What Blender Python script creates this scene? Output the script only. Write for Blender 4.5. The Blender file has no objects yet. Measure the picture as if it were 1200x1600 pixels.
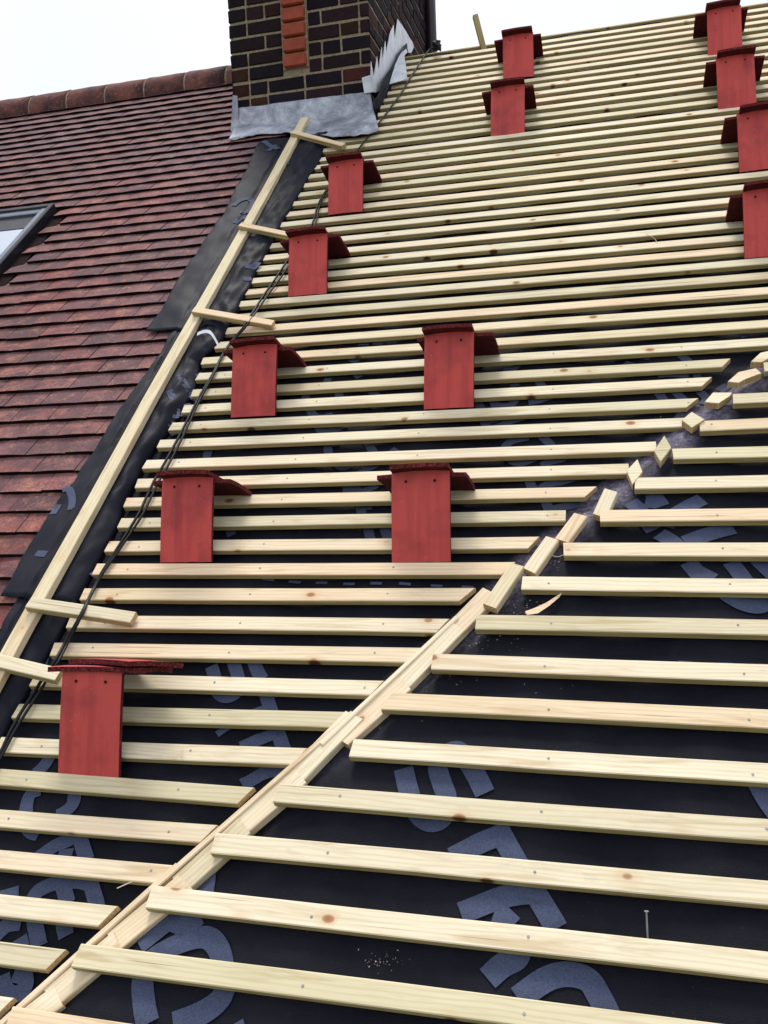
import bpy, bmesh, math, random
from mathutils import Vector, Matrix, noise
random.seed(7)
sc = bpy.context.scene
C = sc.collection
# ------------------------------------------------------------------ roof frame: u along the eaves, v up the slope, n out of the roof
PA = math.radians(40)
ca, sa = math.cos(PA), math.sin(PA)
FU = Vector((1, 0, 0)); FV = Vector((0, ca, sa)); FN = Vector((0, -sa, ca))
BASE = Vector((0, 0, 5.2))
CAMN = 1.849058
FR = Matrix((FU, FV, FN)).transposed()
def W(u, v, n=0.0): return BASE + FU*u + FV*v + FN*n
RC = [Vector((0.96766269, 0.16520716, -0.19061875)), Vector((0.01828805, 0.70774419, 0.70623205)), Vector((-0.25158391, 0.68688045, -0.68183633))]
FPX = 1400.0
ZU = Vector((0, sa, ca)); YU = Vector((0, ca, -sa))      # plumb and level-inward directions in u,v,n
def ray(x, y): return RC[0]*((x-600)/FPX) + RC[1]*((800-y)/FPX) + RC[2]
def at(x, y, n=0.0):                                     # photo survey: sight line onto a plane parallel to the roof
    d = ray(x, y); return Vector((0, 0, CAMN)) + d*((n-CAMN)/d.z)
def atpl(x, y, p0, nn):
    o = Vector((0, 0, CAMN)); d = ray(x, y); return o + d*((p0-o).dot(nn)/d.dot(nn))
# ------------------------------------------------------------------ camera
cam = bpy.data.cameras.new('camera'); co = bpy.data.objects.new('camera', cam); C.objects.link(co)
r, up, f = (FR @ RC[0]), (FR @ RC[1]), (FR @ RC[2])
m = Matrix((r, up, -f)).transposed().to_4x4(); m.translation = W(0, 0, CAMN); co.matrix_world = m
cam.sensor_fit = 'VERTICAL'; cam.sensor_height = 32; cam.sensor_width = 24; cam.lens = 28.0
cam.clip_start = 0.05; cam.clip_end = 3000
sc.camera = co
# ------------------------------------------------------------------ sky, sun, exposure
SUN_EL, SUN_AZ = math.radians(66), math.radians(-22)     # azimuth from +Y towards +X
w = bpy.data.worlds.new('World'); sc.world = w; w.use_nodes = True
nt = w.node_tree; nt.nodes.clear()
out = nt.nodes.new('ShaderNodeOutputWorld'); bg = nt.nodes.new('ShaderNodeBackground')
sky = nt.nodes.new('ShaderNodeTexSky'); sky.sky_type = 'NISHITA'; sky.sun_disc = False
sky.sun_elevation = SUN_EL; sky.sun_rotation = SUN_AZ; sky.air_density = 1.0; sky.dust_density = 3.0
tc = nt.nodes.new('ShaderNodeTexCoord'); nz = nt.nodes.new('ShaderNodeTexNoise'); nz.inputs['Scale'].default_value = 2.2
nz.inputs['Detail'].default_value = 5
cr = nt.nodes.new('ShaderNodeValToRGB'); cr.color_ramp.elements[0].position = .3; cr.color_ramp.elements[0].color = (.74, .74, .74, 1)
cr.color_ramp.elements[1].position = .62; cr.color_ramp.elements[1].color = (1, 1, 1, 1)
mx = nt.nodes.new('ShaderNodeMixRGB'); mx.inputs[2].default_value = (7.5, 7.75, 8.4, 1)     # thin white cloud over the sky
bg.inputs['Strength'].default_value = 0.1
L = nt.links.new
L(tc.outputs['Generated'], nz.inputs['Vector']); L(nz.outputs['Fac'], cr.inputs['Fac']); L(cr.outputs['Color'], mx.inputs[0])
L(sky.outputs['Color'], mx.inputs[1]); L(mx.outputs['Color'], bg.inputs['Color']); L(bg.outputs['Background'], out.inputs['Surface'])
sl = bpy.data.lights.new('sun', 'SUN'); sl.energy = 2.0; sl.angle = math.radians(20); sl.color = (1, .955, .88)
so = bpy.data.objects.new('sun', sl); C.objects.link(so)
sd = Vector((math.sin(SUN_AZ)*math.cos(SUN_EL), math.cos(SUN_AZ)*math.cos(SUN_EL), math.sin(SUN_EL)))
so.rotation_euler = sd.to_track_quat('Z', 'Y').to_euler(); so.location = (0, 0, 30)
sc.view_settings.view_transform = 'Standard'; sc.view_settings.look = 'None'; sc.view_settings.exposure = 0.48; sc.view_settings.gamma = 1
sc.render.resolution_x = 768; sc.render.resolution_y = 1024

# ------------------------------------------------------------------ materials
def lin(c): return tuple(((x/255)/12.92 if x/255 <= .04045 else ((x/255+.055)/1.055)**2.4) for x in c)+(1,)
class Mat:
    def __init__(s, name, rough=.7, spec=.4):
        s.m = bpy.data.materials.new(name); s.m.use_nodes = True; s.t = s.m.node_tree
        s.b = s.t.nodes['Principled BSDF']; s.b.inputs['Roughness'].default_value = rough; s.b.inputs['Specular IOR Level'].default_value = spec
    def n(s, k, **kw):
        x = s.t.nodes.new(k)
        for a, v in kw.items():
            if a.startswith('i_'): x.inputs[int(a[2:]) if a[2:].isdigit() else a[2:]].default_value = v
            else: setattr(x, a, v)
        return x
    def l(s, a, b): s.t.links.new(a, b)
    def coord(s, scale=(1, 1, 1), rnd=True):
        t = s.n('ShaderNodeTexCoord'); mp = s.n('ShaderNodeMapping'); mp.inputs['Scale'].default_value = scale
        if rnd:
            oi = s.n('ShaderNodeObjectInfo'); mu = s.n('ShaderNodeMath', operation='MULTIPLY'); mu.inputs[1].default_value = 37.0
            ad = s.n('ShaderNodeVectorMath', operation='ADD'); s.l(oi.outputs['Random'], mu.inputs[0])
            cb = s.n('ShaderNodeCombineXYZ'); s.l(mu.outputs[0], cb.inputs[0]); s.l(mu.outputs[0], cb.inputs[1]); s.l(mu.outputs[0], cb.inputs[2])
            s.l(t.outputs['Object'], ad.inputs[0]); s.l(cb.outputs[0], ad.inputs[1]); s.l(ad.outputs[0], mp.inputs['Vector'])
        else: s.l(t.outputs['Object'], mp.inputs['Vector'])
        return mp.outputs[0]
    def noise(s, vec, scale, detail=4, rough=.55, dist=0):
        x = s.n('ShaderNodeTexNoise'); x.inputs['Scale'].default_value = scale; x.inputs['Detail'].default_value = detail
        x.inputs['Roughness'].default_value = rough; x.inputs['Distortion'].default_value = dist; s.l(vec, x.inputs['Vector']); return x.outputs['Fac']
    def ramp(s, fac, pts):
        x = s.n('ShaderNodeValToRGB'); e = x.color_ramp.elements
        while len(e) < len(pts): e.new(.5)
        for i, (p, c) in enumerate(pts): e[i].position = p; e[i].color = c if len(c) == 4 else tuple(c)+(1,)
        s.l(fac, x.inputs['Fac']); return x.outputs['Color']
    def mix(s, fac, a, b, mode='MIX'):
        x = s.n('ShaderNodeMixRGB', blend_type=mode)
        for i, v in ((0, fac), (1, a), (2, b)):
            if isinstance(v, (int, float)): x.inputs[i].default_value = v
            elif isinstance(v, tuple): x.inputs[i].default_value = v if len(v) == 4 else v+(1,)
            else: s.l(v, x.inputs[i])
        return x.outputs[0]
    def bump(s, h, strength, dist=.002):
        x = s.n('ShaderNodeBump'); x.inputs['Strength'].default_value = strength; x.inputs['Distance'].default_value = dist
        s.l(h, x.inputs['Height']); s.l(x.outputs[0], s.b.inputs['Normal'])
    def col(s, c):
        if isinstance(c, tuple): s.b.inputs['Base Color'].default_value = c if len(c) == 4 else c+(1,)
        else: s.l(c, s.b.inputs['Base Color'])

def wood_mat(name, base, dark, green=.25, sawn=False):
    M = Mat(name, .75, .25)
    g = M.coord((2.2, 26, 26)); c1 = M.coord((1, 1, 1)); 
    fine = M.noise(M.coord((5, 160, 160)), 1.0, 3); grain = M.noise(g, 1.3, 4, .6, 1.1)
    c = M.ramp(grain, [(.30, dark), (.46, base), (.58, tuple(x*1.06 for x in base)), (.72, tuple(a*.6+b*.4 for a, b in zip(base, dark)))])
    # growth rings waving along the batten
    wv = M.n('ShaderNodeTexWave', wave_type='BANDS', bands_direction='Y'); wv.inputs['Scale'].default_value = 26; wv.inputs['Distortion'].default_value = 9
    wv.inputs['Detail'].default_value = 2; wv.inputs['Detail Scale'].default_value = .5
    M.l(M.coord((.22, 1, 1)), wv.inputs['Vector'])
    c = M.mix(M.ramp(wv.outputs['Fac'], [(.5, (0, 0, 0)), (1, (.38,)*3)]), c, dark)
    # greenish preservative blotches and pink heartwood
    bl = M.noise(M.coord((1.1, 3, 3)), 1.5, 3); c = M.mix(M.ramp(bl, [(.5, (0, 0, 0)), (.75, (green,)*3)]), c, (.46, .46, .24))
    bl2 = M.noise(M.coord((.8, 2.5, 2.5)), 1.9, 2); c = M.mix(M.ramp(bl2, [(.56, (0, 0, 0)), (.74, (.35,)*3)]), c, (.70, .45, .32))
    c = M.mix(M.ramp(fine, [(.35, (.16,)*3), (.6, (0, 0, 0))]), c, dark)
    ck = M.noise(M.coord((1.6, 95, 60)), 1.0, 2, .5); c = M.mix(M.ramp(ck, [(.70, (0, 0, 0)), (.73, (.7,)*3)]), c, (.26, .18, .10))
    gr = M.noise(M.coord((3, 9, 9)), 2.4, 5, .7); c = M.mix(M.ramp(gr, [(.60, (0, 0, 0)), (.75, (.30,)*3)]), c, (.25, .23, .2))
    # knots
    vo = M.n('ShaderNodeTexVoronoi', feature='F1'); vo.inputs['Scale'].default_value = 1.0; M.l(M.coord((11, 17, 8)), vo.inputs['Vector'])
    sep = M.n('ShaderNodeSeparateColor'); M.l(vo.outputs['Color'], sep.inputs[0]); gate = M.ramp(sep.outputs[0], [(.80, (0, 0, 0)), (.805, (1, 1, 1))])
    k0 = M.ramp(vo.outputs['Distance'], [(.10, (1, 1, 1)), (.42, (0, 0, 0))]); c = M.mix(M.mix(1.0, k0, M.mix(1.0, gate, (.5, .5, .5), 'MULTIPLY'), 'MULTIPLY'), c, (.62, .40, .20))
    k = M.ramp(vo.outputs['Distance'], [(.09, (1, 1, 1)), (.15, (.75,)*3), (.19, (0, 0, 0))])
    c = M.mix(M.mix(1.0, k, gate, 'MULTIPLY'), c, (.33, .15, .07))
    k2 = M.ramp(vo.outputs['Distance'], [(.03, (1, 1, 1)), (.07, (0, 0, 0))]); c = M.mix(M.mix(1.0, k2, gate, 'MULTIPLY'), c, (.10, .045, .02))
    oi = M.n('ShaderNodeObjectInfo'); tone = M.ramp(oi.outputs['Random'], [(0, (.76, .76, .66)), (.3, (.96, .95, .90)), (.55, (1.04, 1.03, 1)), (.8, (1.02, .88, .78)), (1, (.88, .90, .80))])
    c = M.mix(1.0, c, tone, 'MULTIPLY'); M.col(c); M.bump(M.mix(.5, fine, grain), .35, .0015)
    return M.m
WOOD = wood_mat('sawn_softwood', (.77, .69, .53), (.59, .47, .30))
WOODB = wood_mat('treated_softwood', (.75, .685, .53), (.57, .48, .32), .28)
ENDG = Mat('sawn_end_grain', .9, .1); c = ENDG.noise(ENDG.coord((60, 60, 60)), 3, 4); ENDG.col(ENDG.ramp(c, [(.3, (.36, .24, .12)), (.7, (.62, .47, .27))])); ENDG = ENDG.m
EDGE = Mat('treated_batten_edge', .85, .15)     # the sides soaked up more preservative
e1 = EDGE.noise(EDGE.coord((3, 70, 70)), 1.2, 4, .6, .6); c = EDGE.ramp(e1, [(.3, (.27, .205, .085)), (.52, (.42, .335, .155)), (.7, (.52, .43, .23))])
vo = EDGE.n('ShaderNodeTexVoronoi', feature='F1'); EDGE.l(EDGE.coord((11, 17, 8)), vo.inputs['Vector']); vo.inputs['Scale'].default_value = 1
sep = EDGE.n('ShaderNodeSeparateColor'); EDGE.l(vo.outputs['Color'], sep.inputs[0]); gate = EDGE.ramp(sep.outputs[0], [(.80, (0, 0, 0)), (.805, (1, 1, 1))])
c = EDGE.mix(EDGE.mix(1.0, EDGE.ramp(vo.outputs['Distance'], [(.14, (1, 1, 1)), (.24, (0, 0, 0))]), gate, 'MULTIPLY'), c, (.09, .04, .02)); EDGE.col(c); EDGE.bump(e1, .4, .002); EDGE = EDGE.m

MEM = Mat('black_underlay_fabric', .55, .10)
v0 = MEM.coord((1, 1, 1), False); a = MEM.noise(v0, 3.2, 5, .6); b_ = MEM.noise(v0, 420, 2); d_ = MEM.noise(v0, 26, 5, .75)
c = MEM.ramp(a, [(.35, (.0048, .0054, .0105)), (.65, (.011, .0118, .019))]); c = MEM.mix(MEM.ramp(d_, [(.60, (0, 0, 0)), (.8, (.30,)*3)]), c, (.035, .036, .055))
vs_ = MEM.n('ShaderNodeVertexColor', layer_name='scuff'); g2 = MEM.noise(v0, 70, 4, .75); sc2 = MEM.mix(MEM.ramp(g2, [(.42, (0, 0, 0)), (.68, (.8,)*3)]), (.075, .068, .105), (.27, .24, .31)); c = MEM.mix(vs_.outputs['Color'], c, sc2)
sp = MEM.n('ShaderNodeTexVoronoi', feature='F1'); sp.inputs['Scale'].default_value = 42; MEM.l(v0, sp.inputs['Vector'])
c = MEM.mix(MEM.ramp(sp.outputs['Distance'], [(.02, (.3,)*3), (.04, (0, 0, 0))]), c, (.3, .26, .2))     # sawdust specks
MEM.col(c); MEM.bump(MEM.mix(.5, MEM.noise(MEM.coord((1.2, 5, 1), False), 3.5, 5, .65, .8), b_), .55, .009); MEM = MEM.m
STRIP = Mat('loose_underlay_fabric', .56, .11); v0 = STRIP.coord((1, 1, 1), False); a = STRIP.noise(v0, 5, 5, .6); d_ = STRIP.noise(STRIP.coord((1, .35, 1), False), 17, 5, .7)
c = STRIP.ramp(a, [(.3, (.006, .0065, .013)), (.7, (.014, .0155, .026))]); c = STRIP.mix(STRIP.ramp(d_, [(.58, (0, 0, 0)), (.8, (.22,)*3)]), c, (.07, .07, .095)); STRIP.col(c); STRIP.bump(d_, .35, .004); STRIP = STRIP.m
CREASE = Mat('scuffed_underlay_fabric', .5, .5); v0 = CREASE.coord((1, 1, 1), False)
a = CREASE.noise(CREASE.coord((1, 1, 1), False), 9, 5, .7); d_ = CREASE.noise(v0, 60, 3, .7)
c = CREASE.ramp(a, [(.35, (.03, .03, .045)), (.7, (.085, .08, .11))]); c = CREASE.mix(CREASE.ramp(d_, [(.6, (0, 0, 0)), (.75, (.4,)*3)]), c, (.22, .2, .24)); CREASE.col(c); CREASE.bump(a, .5, .004); CREASE = CREASE.m
PRINT = Mat('blue_grey_print', .7, .3); a = PRINT.noise(PRINT.coord((1, 1, 1), False), 260, 2); d_ = PRINT.noise(PRINT.coord((1, 1, 1), False), 12, 3)
c = PRINT.ramp(a, [(.3, (.034, .045, .092)), (.7, (.062, .080, .145))]); c = PRINT.mix(PRINT.ramp(d_, [(.55, (0, 0, 0)), (.8, (.5,)*3)]), c, (.022, .028, .055)); PRINT.col(c); PRINT = PRINT.m

PRINTA = PRINT.copy(); PRINTA.name = 'faded_print'
for n_ in PRINTA.node_tree.nodes:
    if n_.type == 'VALTORGB' and n_.color_ramp.elements[0].color[2] > .05:
        for e_ in n_.color_ramp.elements: e_.color = (e_.color[0]*.72, e_.color[1]*.72, e_.color[2]*.66, 1)
def tile_mat(name, c1, c2, dk, stk=.6):
    M = Mat(name, .6, .35); a = M.noise(M.coord((34, 1.6, 30)), 1, 4, .6); b = M.noise(M.coord((1, 1, 1)), 240, 3); d = M.noise(M.coord((1, 1, 1)), 9, 4)
    c = M.ramp(a, [(.36, c2), (.55, c1)]); c = M.mix(M.ramp(d, [(.5, (0, 0, 0)), (.75, (stk,)*3)]), c, dk)
    e = M.noise(M.coord((9, 2.2, 8)), 1.3, 3); c = M.mix(M.ramp(e, [(.58, (0, 0, 0)), (.74, (.6,)*3)]), c, dk)
    s_ = M.n('ShaderNodeTexVoronoi', feature='F1'); s_.inputs['Scale'].default_value = 55; M.l(M.coord((1, 1, 1)), s_.inputs['Vector'])
    c = M.mix(M.ramp(s_.outputs['Distance'], [(.04, (.5,)*3), (.08, (0, 0, 0))]), c, (.75, .35, .3))
    M.col(c); M.bump(b, .3, .0012); return M.m
TILE = tile_mat('new_red_tile', (.53, .066, .058), (.44, .050, .047), (.20, .022, .028))
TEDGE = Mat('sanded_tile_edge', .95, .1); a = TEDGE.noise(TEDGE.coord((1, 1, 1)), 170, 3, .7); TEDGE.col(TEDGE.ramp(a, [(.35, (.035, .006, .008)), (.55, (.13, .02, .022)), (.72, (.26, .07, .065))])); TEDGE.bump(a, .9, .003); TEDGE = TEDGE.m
TUND = Mat('shaded_tile_underside', .9, .1); a = TUND.noise(TUND.coord((1, 1, 1)), 40, 3); TUND.col(TUND.ramp(a, [(.3, (.045, .009, .012)), (.7, (.08, .014, .017))])); TUND = TUND.m  # shade under the tiles painted in as a much darker red

OLD = Mat('weathered_clay_tiles', .85, .2)
vc = OLD.n('ShaderNodeVertexColor', layer_name='tone'); v0 = OLD.coord((1, 1, 1), False)
big = OLD.noise(v0, .8, 3); mid = OLD.noise(v0, 13, 5, .7); fin = OLD.noise(v0, 120, 4, .7)
c = OLD.ramp(mid, [(.3, (.19, .060, .046)), (.5, (.36, .108, .074)), (.7, (.52, .20, .13))])
c = OLD.mix(1.0, c, vc.outputs['Color'], 'MULTIPLY')
sx_ = OLD.n('ShaderNodeSeparateXYZ'); OLD.l(v0, sx_.inputs[0]); hg = OLD.n('ShaderNodeMapRange'); hg.inputs[1].default_value = 1.5; hg.inputs[2].default_value = 6.5; OLD.l(sx_.outputs[1], hg.inputs[0])
c = OLD.mix(OLD.mix(.5, OLD.ramp(big, [(.40, (.0,)*3), (.60, (.7,)*3)]), OLD.mix(1.0, hg.outputs[0], (1.25,)*3, 'MULTIPLY')), c, (.20, .135, .155)); c = OLD.mix(OLD.ramp(OLD.noise(v0, 4.5, 5, .75), [(.46, (0, 0, 0)), (.62, (.75,)*3)]), c, (.085, .050, .062)); c = OLD.mix(OLD.ramp(OLD.noise(v0, 11, 6, .85), [(.52, (0, 0, 0)), (.66, (.8,)*3)]), c, (.50, .235, .15)); c = OLD.mix(OLD.ramp(OLD.noise(OLD.coord((1, 1.6, 1), False), 24, 5, .85), [(.53, (0, 0, 0)), (.66, (.8,)*3)]), c, (.10, .055, .065))
c = OLD.mix(OLD.ramp(fin, [(.42, (0, 0, 0)), (.66, (.75,)*3)]), c, (.08, .042, .046)); c = OLD.mix(OLD.ramp(OLD.noise(v0, 60, 3, .8), [(.62, (0, 0, 0)), (.74, (.7,)*3)]), c, (.42, .31, .25))
OLD.col(c); OLD.bump(OLD.mix(.5, fin, mid), .6, .004); OLD = OLD.m
OEDGE = Mat('dirty_shaded_tails', .95, .1); OEDGE.col((.012, .005, .006)); OEDGE = OEDGE.m  # near-black holds both dirt and painted shade of the down-facing tails
RIDGE = Mat('ridge_clay', .85, .25); v0 = RIDGE.coord(); a = RIDGE.noise(v0, 6, 5, .7); b = RIDGE.noise(v0, 40, 4, .7)
c = RIDGE.ramp(a, [(.35, (.045, .025, .03)), (.5, (.12, .045, .042)), (.7, (.22, .08, .06))]); c = RIDGE.mix(RIDGE.ramp(b, [(.55, (0, 0, 0)), (.75, (.6,)*3)]), c, (.30, .25, .21)); RIDGE.col(c); RIDGE.bump(b, .6, .004); RIDGE = RIDGE.m
MORT = Mat('mortar', .95, .1); v0 = MORT.coord(); a = MORT.noise(v0, 60, 4, .7); MORT.col(MORT.ramp(a, [(.3, (.16, .125, .085)), (.7, (.38, .31, .225))])); MORT.bump(a, .8, .004); MORT = MORT.m
BRK = Mat('dark_stock_brick', .9, .2); vc = BRK.n('ShaderNodeVertexColor', layer_name='tone'); v0 = BRK.coord((1, 1, 1), False); a = BRK.noise(v0, 30, 5, .75); b = BRK.noise(v0, 7, 3)
c = BRK.mix(1.0, vc.outputs['Color'], BRK.ramp(a, [(.3, (.5, .5, .5)), (.6, (1.05, 1, 1)), (.8, (1.7, 1.5, 1.4))]), 'MULTIPLY'); c = BRK.mix(BRK.ramp(b, [(.55, (0, 0, 0)), (.75, (.5,)*3)]), c, (.012, .009, .014))
BRK.col(c); BRK.bump(a, .8, .005); BRK = BRK.m
LEAD = Mat('weathered_lead', .6, .35); LEAD.b.inputs['Metallic'].default_value = .35; v0 = LEAD.coord((1, 1, 1), False); a = LEAD.noise(v0, 7, 5, .7, .5); b = LEAD.noise(v0, 40, 4, .7)
c = LEAD.ramp(a, [(.30, (.14, .14, .18)), (.5, (.32, .34, .40)), (.68, (.56, .59, .67))]); c = LEAD.mix(LEAD.ramp(b, [(.55, (0, 0, 0)), (.75, (.5,)*3)]), c, (.62, .64, .70)); LEAD.col(c); LEAD.bump(a, .35, .008); LEAD = LEAD.m
NLEAD = Mat('bright_new_lead', .5, .5); v0 = NLEAD.coord((1, 1, 1), False); a = NLEAD.noise(NLEAD.coord((1, 1, 1), False), 14, 5, .7); NLEAD.col(NLEAD.ramp(a, [(.3, (.50, .54, .62)), (.6, (.74, .77, .84))])); NLEAD.bump(a, .4, .004); NLEAD = NLEAD.m
def plain(name, c, rough=.6, metal=0, spec=.4):
    M = Mat(name, rough, spec); a = M.noise(M.coord((1, 1, 1)), 25, 4); M.col(M.ramp(a, [(.3, tuple(x*.8 for x in c)), (.7, tuple(min(1, x*1.15) for x in c))])); M.b.inputs['Metallic'].default_value = metal; return M.m
CABLE = plain('black_cable_rubber', (.007, .007, .009), .5, 0, .25)
NAIL = plain('galvanised_nail', (.30, .30, .31), .6, .5)
HOLE = plain('dark_hole', (.01, .003, .003), .9)
FRAME = plain('slate_grey_aluminium', (.02, .023, .034), .4, .4)
SASH = plain('pale_grey_aluminium', (.21, .23, .28), .3, .6)
WHITE = plain('white_fabric', (.8, .82, .88), .7)
GL = Mat('window_glass', .04, .8); GL.col((.62, .68, .76, 1)); GL.b.inputs['Metallic'].default_value = .75; GL = GL.m
BLIND = plain('dark_blind', (.03, .032, .045), .6)
WALL = plain('brick_wall_render', (.30, .17, .12), .9)
GRASS = Mat('garden_grass', .95, .1); a = GRASS.noise(GRASS.coord((1, 1, 1), False), .6, 6, .7); GRASS.col(GRASS.ramp(a, [(.3, (.045, .07, .02)), (.7, (.10, .13, .05))])); GRASS = GRASS.m
PAVE = plain('concrete_paving', (.32, .30, .27), .9)

# ------------------------------------------------------------------ object helpers
def tag(o, label=None, cat=None, group=None, kind=None):
    if label: o['label'] = label
    if cat: o['category'] = cat
    if group: o['group'] = group
    if kind: o['kind'] = kind
    return o
def place(o, p=(0, 0, 0), rot=None):         # roof-frame placement
    R = FR @ (rot if rot else Matrix.Identity(3)); mt = R.to_4x4(); mt.translation = W(*p); o.matrix_world = mt; return o
def obj(name, bm, mats, parent=None, p=None, rot=None, smooth=False):
    bmesh.ops.recalc_face_normals(bm, faces=bm.faces[:])
    me = bpy.data.meshes.new(name); bm.to_mesh(me); bm.free()
    for mm in (mats if isinstance(mats, (list, tuple)) else [mats]): me.materials.append(mm)
    if smooth:
        for pl in me.polygons: pl.use_smooth = True
    o = bpy.data.objects.new(name, me); C.objects.link(o)
    if parent: o.parent = parent
    elif p is not None: place(o, p, rot)
    return o
def empty(name, p, rot=None):
    o = bpy.data.objects.new(name, None); o.empty_display_size = .05; C.objects.link(o); place(o, p, rot); return o
def hexa(bm, c8, mi=None, bev=0):            # corners: bottom 4 (ccw) then top 4 ; mi = material index per face (bottom, top, 4 sides)
    vs = [bm.verts.new(c) for c in c8]
    F = [(3, 2, 1, 0), (4, 5, 6, 7), (0, 1, 5, 4), (1, 2, 6, 5), (2, 3, 7, 6), (3, 0, 4, 7)]
    fs = []
    for k, f_ in enumerate(F):
        fc = bm.faces.new([vs[i] for i in f_]); fc.material_index = mi[k] if mi else 0; fs.append(fc)
    if bev:
        es = list({e for f_ in fs for e in f_.edges}); bmesh.ops.bevel(bm, geom=es, offset=bev, segments=1, affect='EDGES')
    return vs
def box(bm, x0, x1, y0, y1, z0, z1, mi=None, bev=0):
    return hexa(bm, [(x0, y0, z0), (x1, y0, z0), (x1, y1, z0), (x0, y1, z0), (x0, y0, z1), (x1, y0, z1), (x1, y1, z1), (x0, y1, z1)], mi, bev)
def prism(bm, pts, z0, z1, mtop=0, mside=0):
    lo = [bm.verts.new((p[0], p[1], z0 if not callable(z0) else z0(p))) for p in pts]; hi = [bm.verts.new((p[0], p[1], z1)) for p in pts]
    f_ = bm.faces.new(hi); f_.material_index = mtop; f_ = bm.faces.new(lo[::-1]); f_.material_index = mside
    for i in range(len(pts)):
        j = (i+1) % len(pts); f_ = bm.faces.new((lo[i], lo[j], hi[j], hi[i])); f_.material_index = mside
def tube(bm, pts, rad, seg=8, closed=False):
    rings = []
    for i, p in enumerate(pts):
        p = Vector(p); t = (Vector(pts[min(i+1, len(pts)-1)])-Vector(pts[max(i-1, 0)])).normalized()
        a = t.orthogonal().normalized() if i == 0 else (pa_ - t*pa_.dot(t)).normalized(); pa_ = a; b = t.cross(a)
        rings.append([bm.verts.new(p+(a*math.cos(q)+b*math.sin(q))*rad) for q in [2*math.pi*k/seg for k in range(seg)]])
    for i in range(len(rings)-1):
        for k in range(seg): bm.faces.new((rings[i][k], rings[i][(k+1) % seg], rings[i+1][(k+1) % seg], rings[i+1][k]))
    bm.faces.new(rings[0][::-1]); bm.faces.new(rings[-1])
def smoothpath(pts, n=6):
    P = [Vector(p) for p in pts]; out = []
    for i in range(len(P)-1):
        a, b, c_, d = P[max(i-1, 0)], P[i], P[i+1], P[min(i+2, len(P)-1)]
        for k in range(n):
            t = k/n; out.append(.5*((2*b)+(c_-a)*t+(2*a-5*b+4*c_-d)*t*t+(3*b-a-3*c_+d)*t**3))
    out.append(P[-1]); return out
def interp(tab, x):
    if x <= tab[0][0]: return tab[0][1]
    for (a, b), (c_, d) in zip(tab, tab[1:]):
        if x <= c_: return b+(d-b)*(x-a)/(c_-a)
    return tab[-1][1]
def grid(bm, fn, nu, nv, mi=0):
    V = [[bm.verts.new(fn(i/nu, j/nv)) for i in range(nu+1)] for j in range(nv+1)]
    for j in range(nv):
        for i in range(nu):
            f_ = bm.faces.new((V[j][i], V[j][i+1], V[j+1][i+1], V[j+1][i])); f_.material_index = mi
    return V
ORD = ['', 'first', 'second', 'third', 'fourth', 'fifth', 'sixth', 'seventh', 'eighth', 'ninth', 'tenth', 'eleventh', 'twelfth', 'thirteenth', 'fourteenth', 'fifteenth', 'sixteenth', 'seventeenth', 'eighteenth', 'nineteenth', 'twentieth']
def nth(k):
    if k <= 20: return ORD[k]
    t = {2: 'twenty', 3: 'thirty', 4: 'forty', 5: 'fifty'}[k//10]
    if k % 10 == 0: return {2: 'twentieth', 3: 'thirtieth', 4: 'fortieth', 5: 'fiftieth'}[k//10]
    return t+'-'+ORD[k % 10]

# ------------------------------------------------------------------ setting: ground, house body
RV = 5.98                       # ridge position up the slope
MEMN = -0.027
def wobj(name, bm, mat, kind=None, parent=None):
    bmesh.ops.recalc_face_normals(bm, faces=bm.faces[:]); me = bpy.data.meshes.new(name); bm.to_mesh(me); bm.free(); me.materials.append(mat)
    o = bpy.data.objects.new(name, me); C.objects.link(o)
    if kind: o['kind'] = kind
    if parent: o.parent = parent
    return o
bm = bmesh.new(); s = 900; vs = [bm.verts.new((x, y, 0)) for x, y in ((-s, -s), (s, -s), (s, s), (-s, s))]; bm.faces.new(vs); wobj('ground', bm, GRASS, 'structure')
bm = bmesh.new(); box(bm, -8, 8, -5.2, -1.2, .004, .05); wobj('path', bm, PAVE, 'structure')
ridge_w = W(0, RV, 0); eave_w = W(0, -.75, 0)
hb = bpy.data.objects.new('house', None); C.objects.link(hb); hb.location = (0, 0, 0)
tag(hb, 'house carrying both roof slopes, with brick walls under the eaves', 'house')
yb = 2*ridge_w.y-eave_w.y
bm = bmesh.new(); box(bm, -7.2, 4.2, eave_w.y+.35, yb-.35, .004, eave_w.z-.12); wobj('wall', bm, WALL, None, hb)
bm = bmesh.new()                # solid deck under the coverings, both slopes
for x0, x1 in ((-7.3, 4.3),):
    prof = [(eave_w.y-.1, eave_w.z-.19), (ridge_w.y, ridge_w.z-.09), (yb+.1, eave_w.z-.19), (yb+.1, eave_w.z-.34), (ridge_w.y, ridge_w.z-.26), (eave_w.y-.1, eave_w.z-.34)]
    a = [bm.verts.new((x0, y, z)) for y, z in prof]; b = [bm.verts.new((x1, y, z)) for y, z in prof]
    bm.faces.new(a); bm.faces.new(b[::-1])
    for i in range(6): bm.faces.new((a[i], a[(i+1) % 6], b[(i+1) % 6], b[i]))
wobj('roof_deck', bm, BLIND, None, hb)

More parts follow.
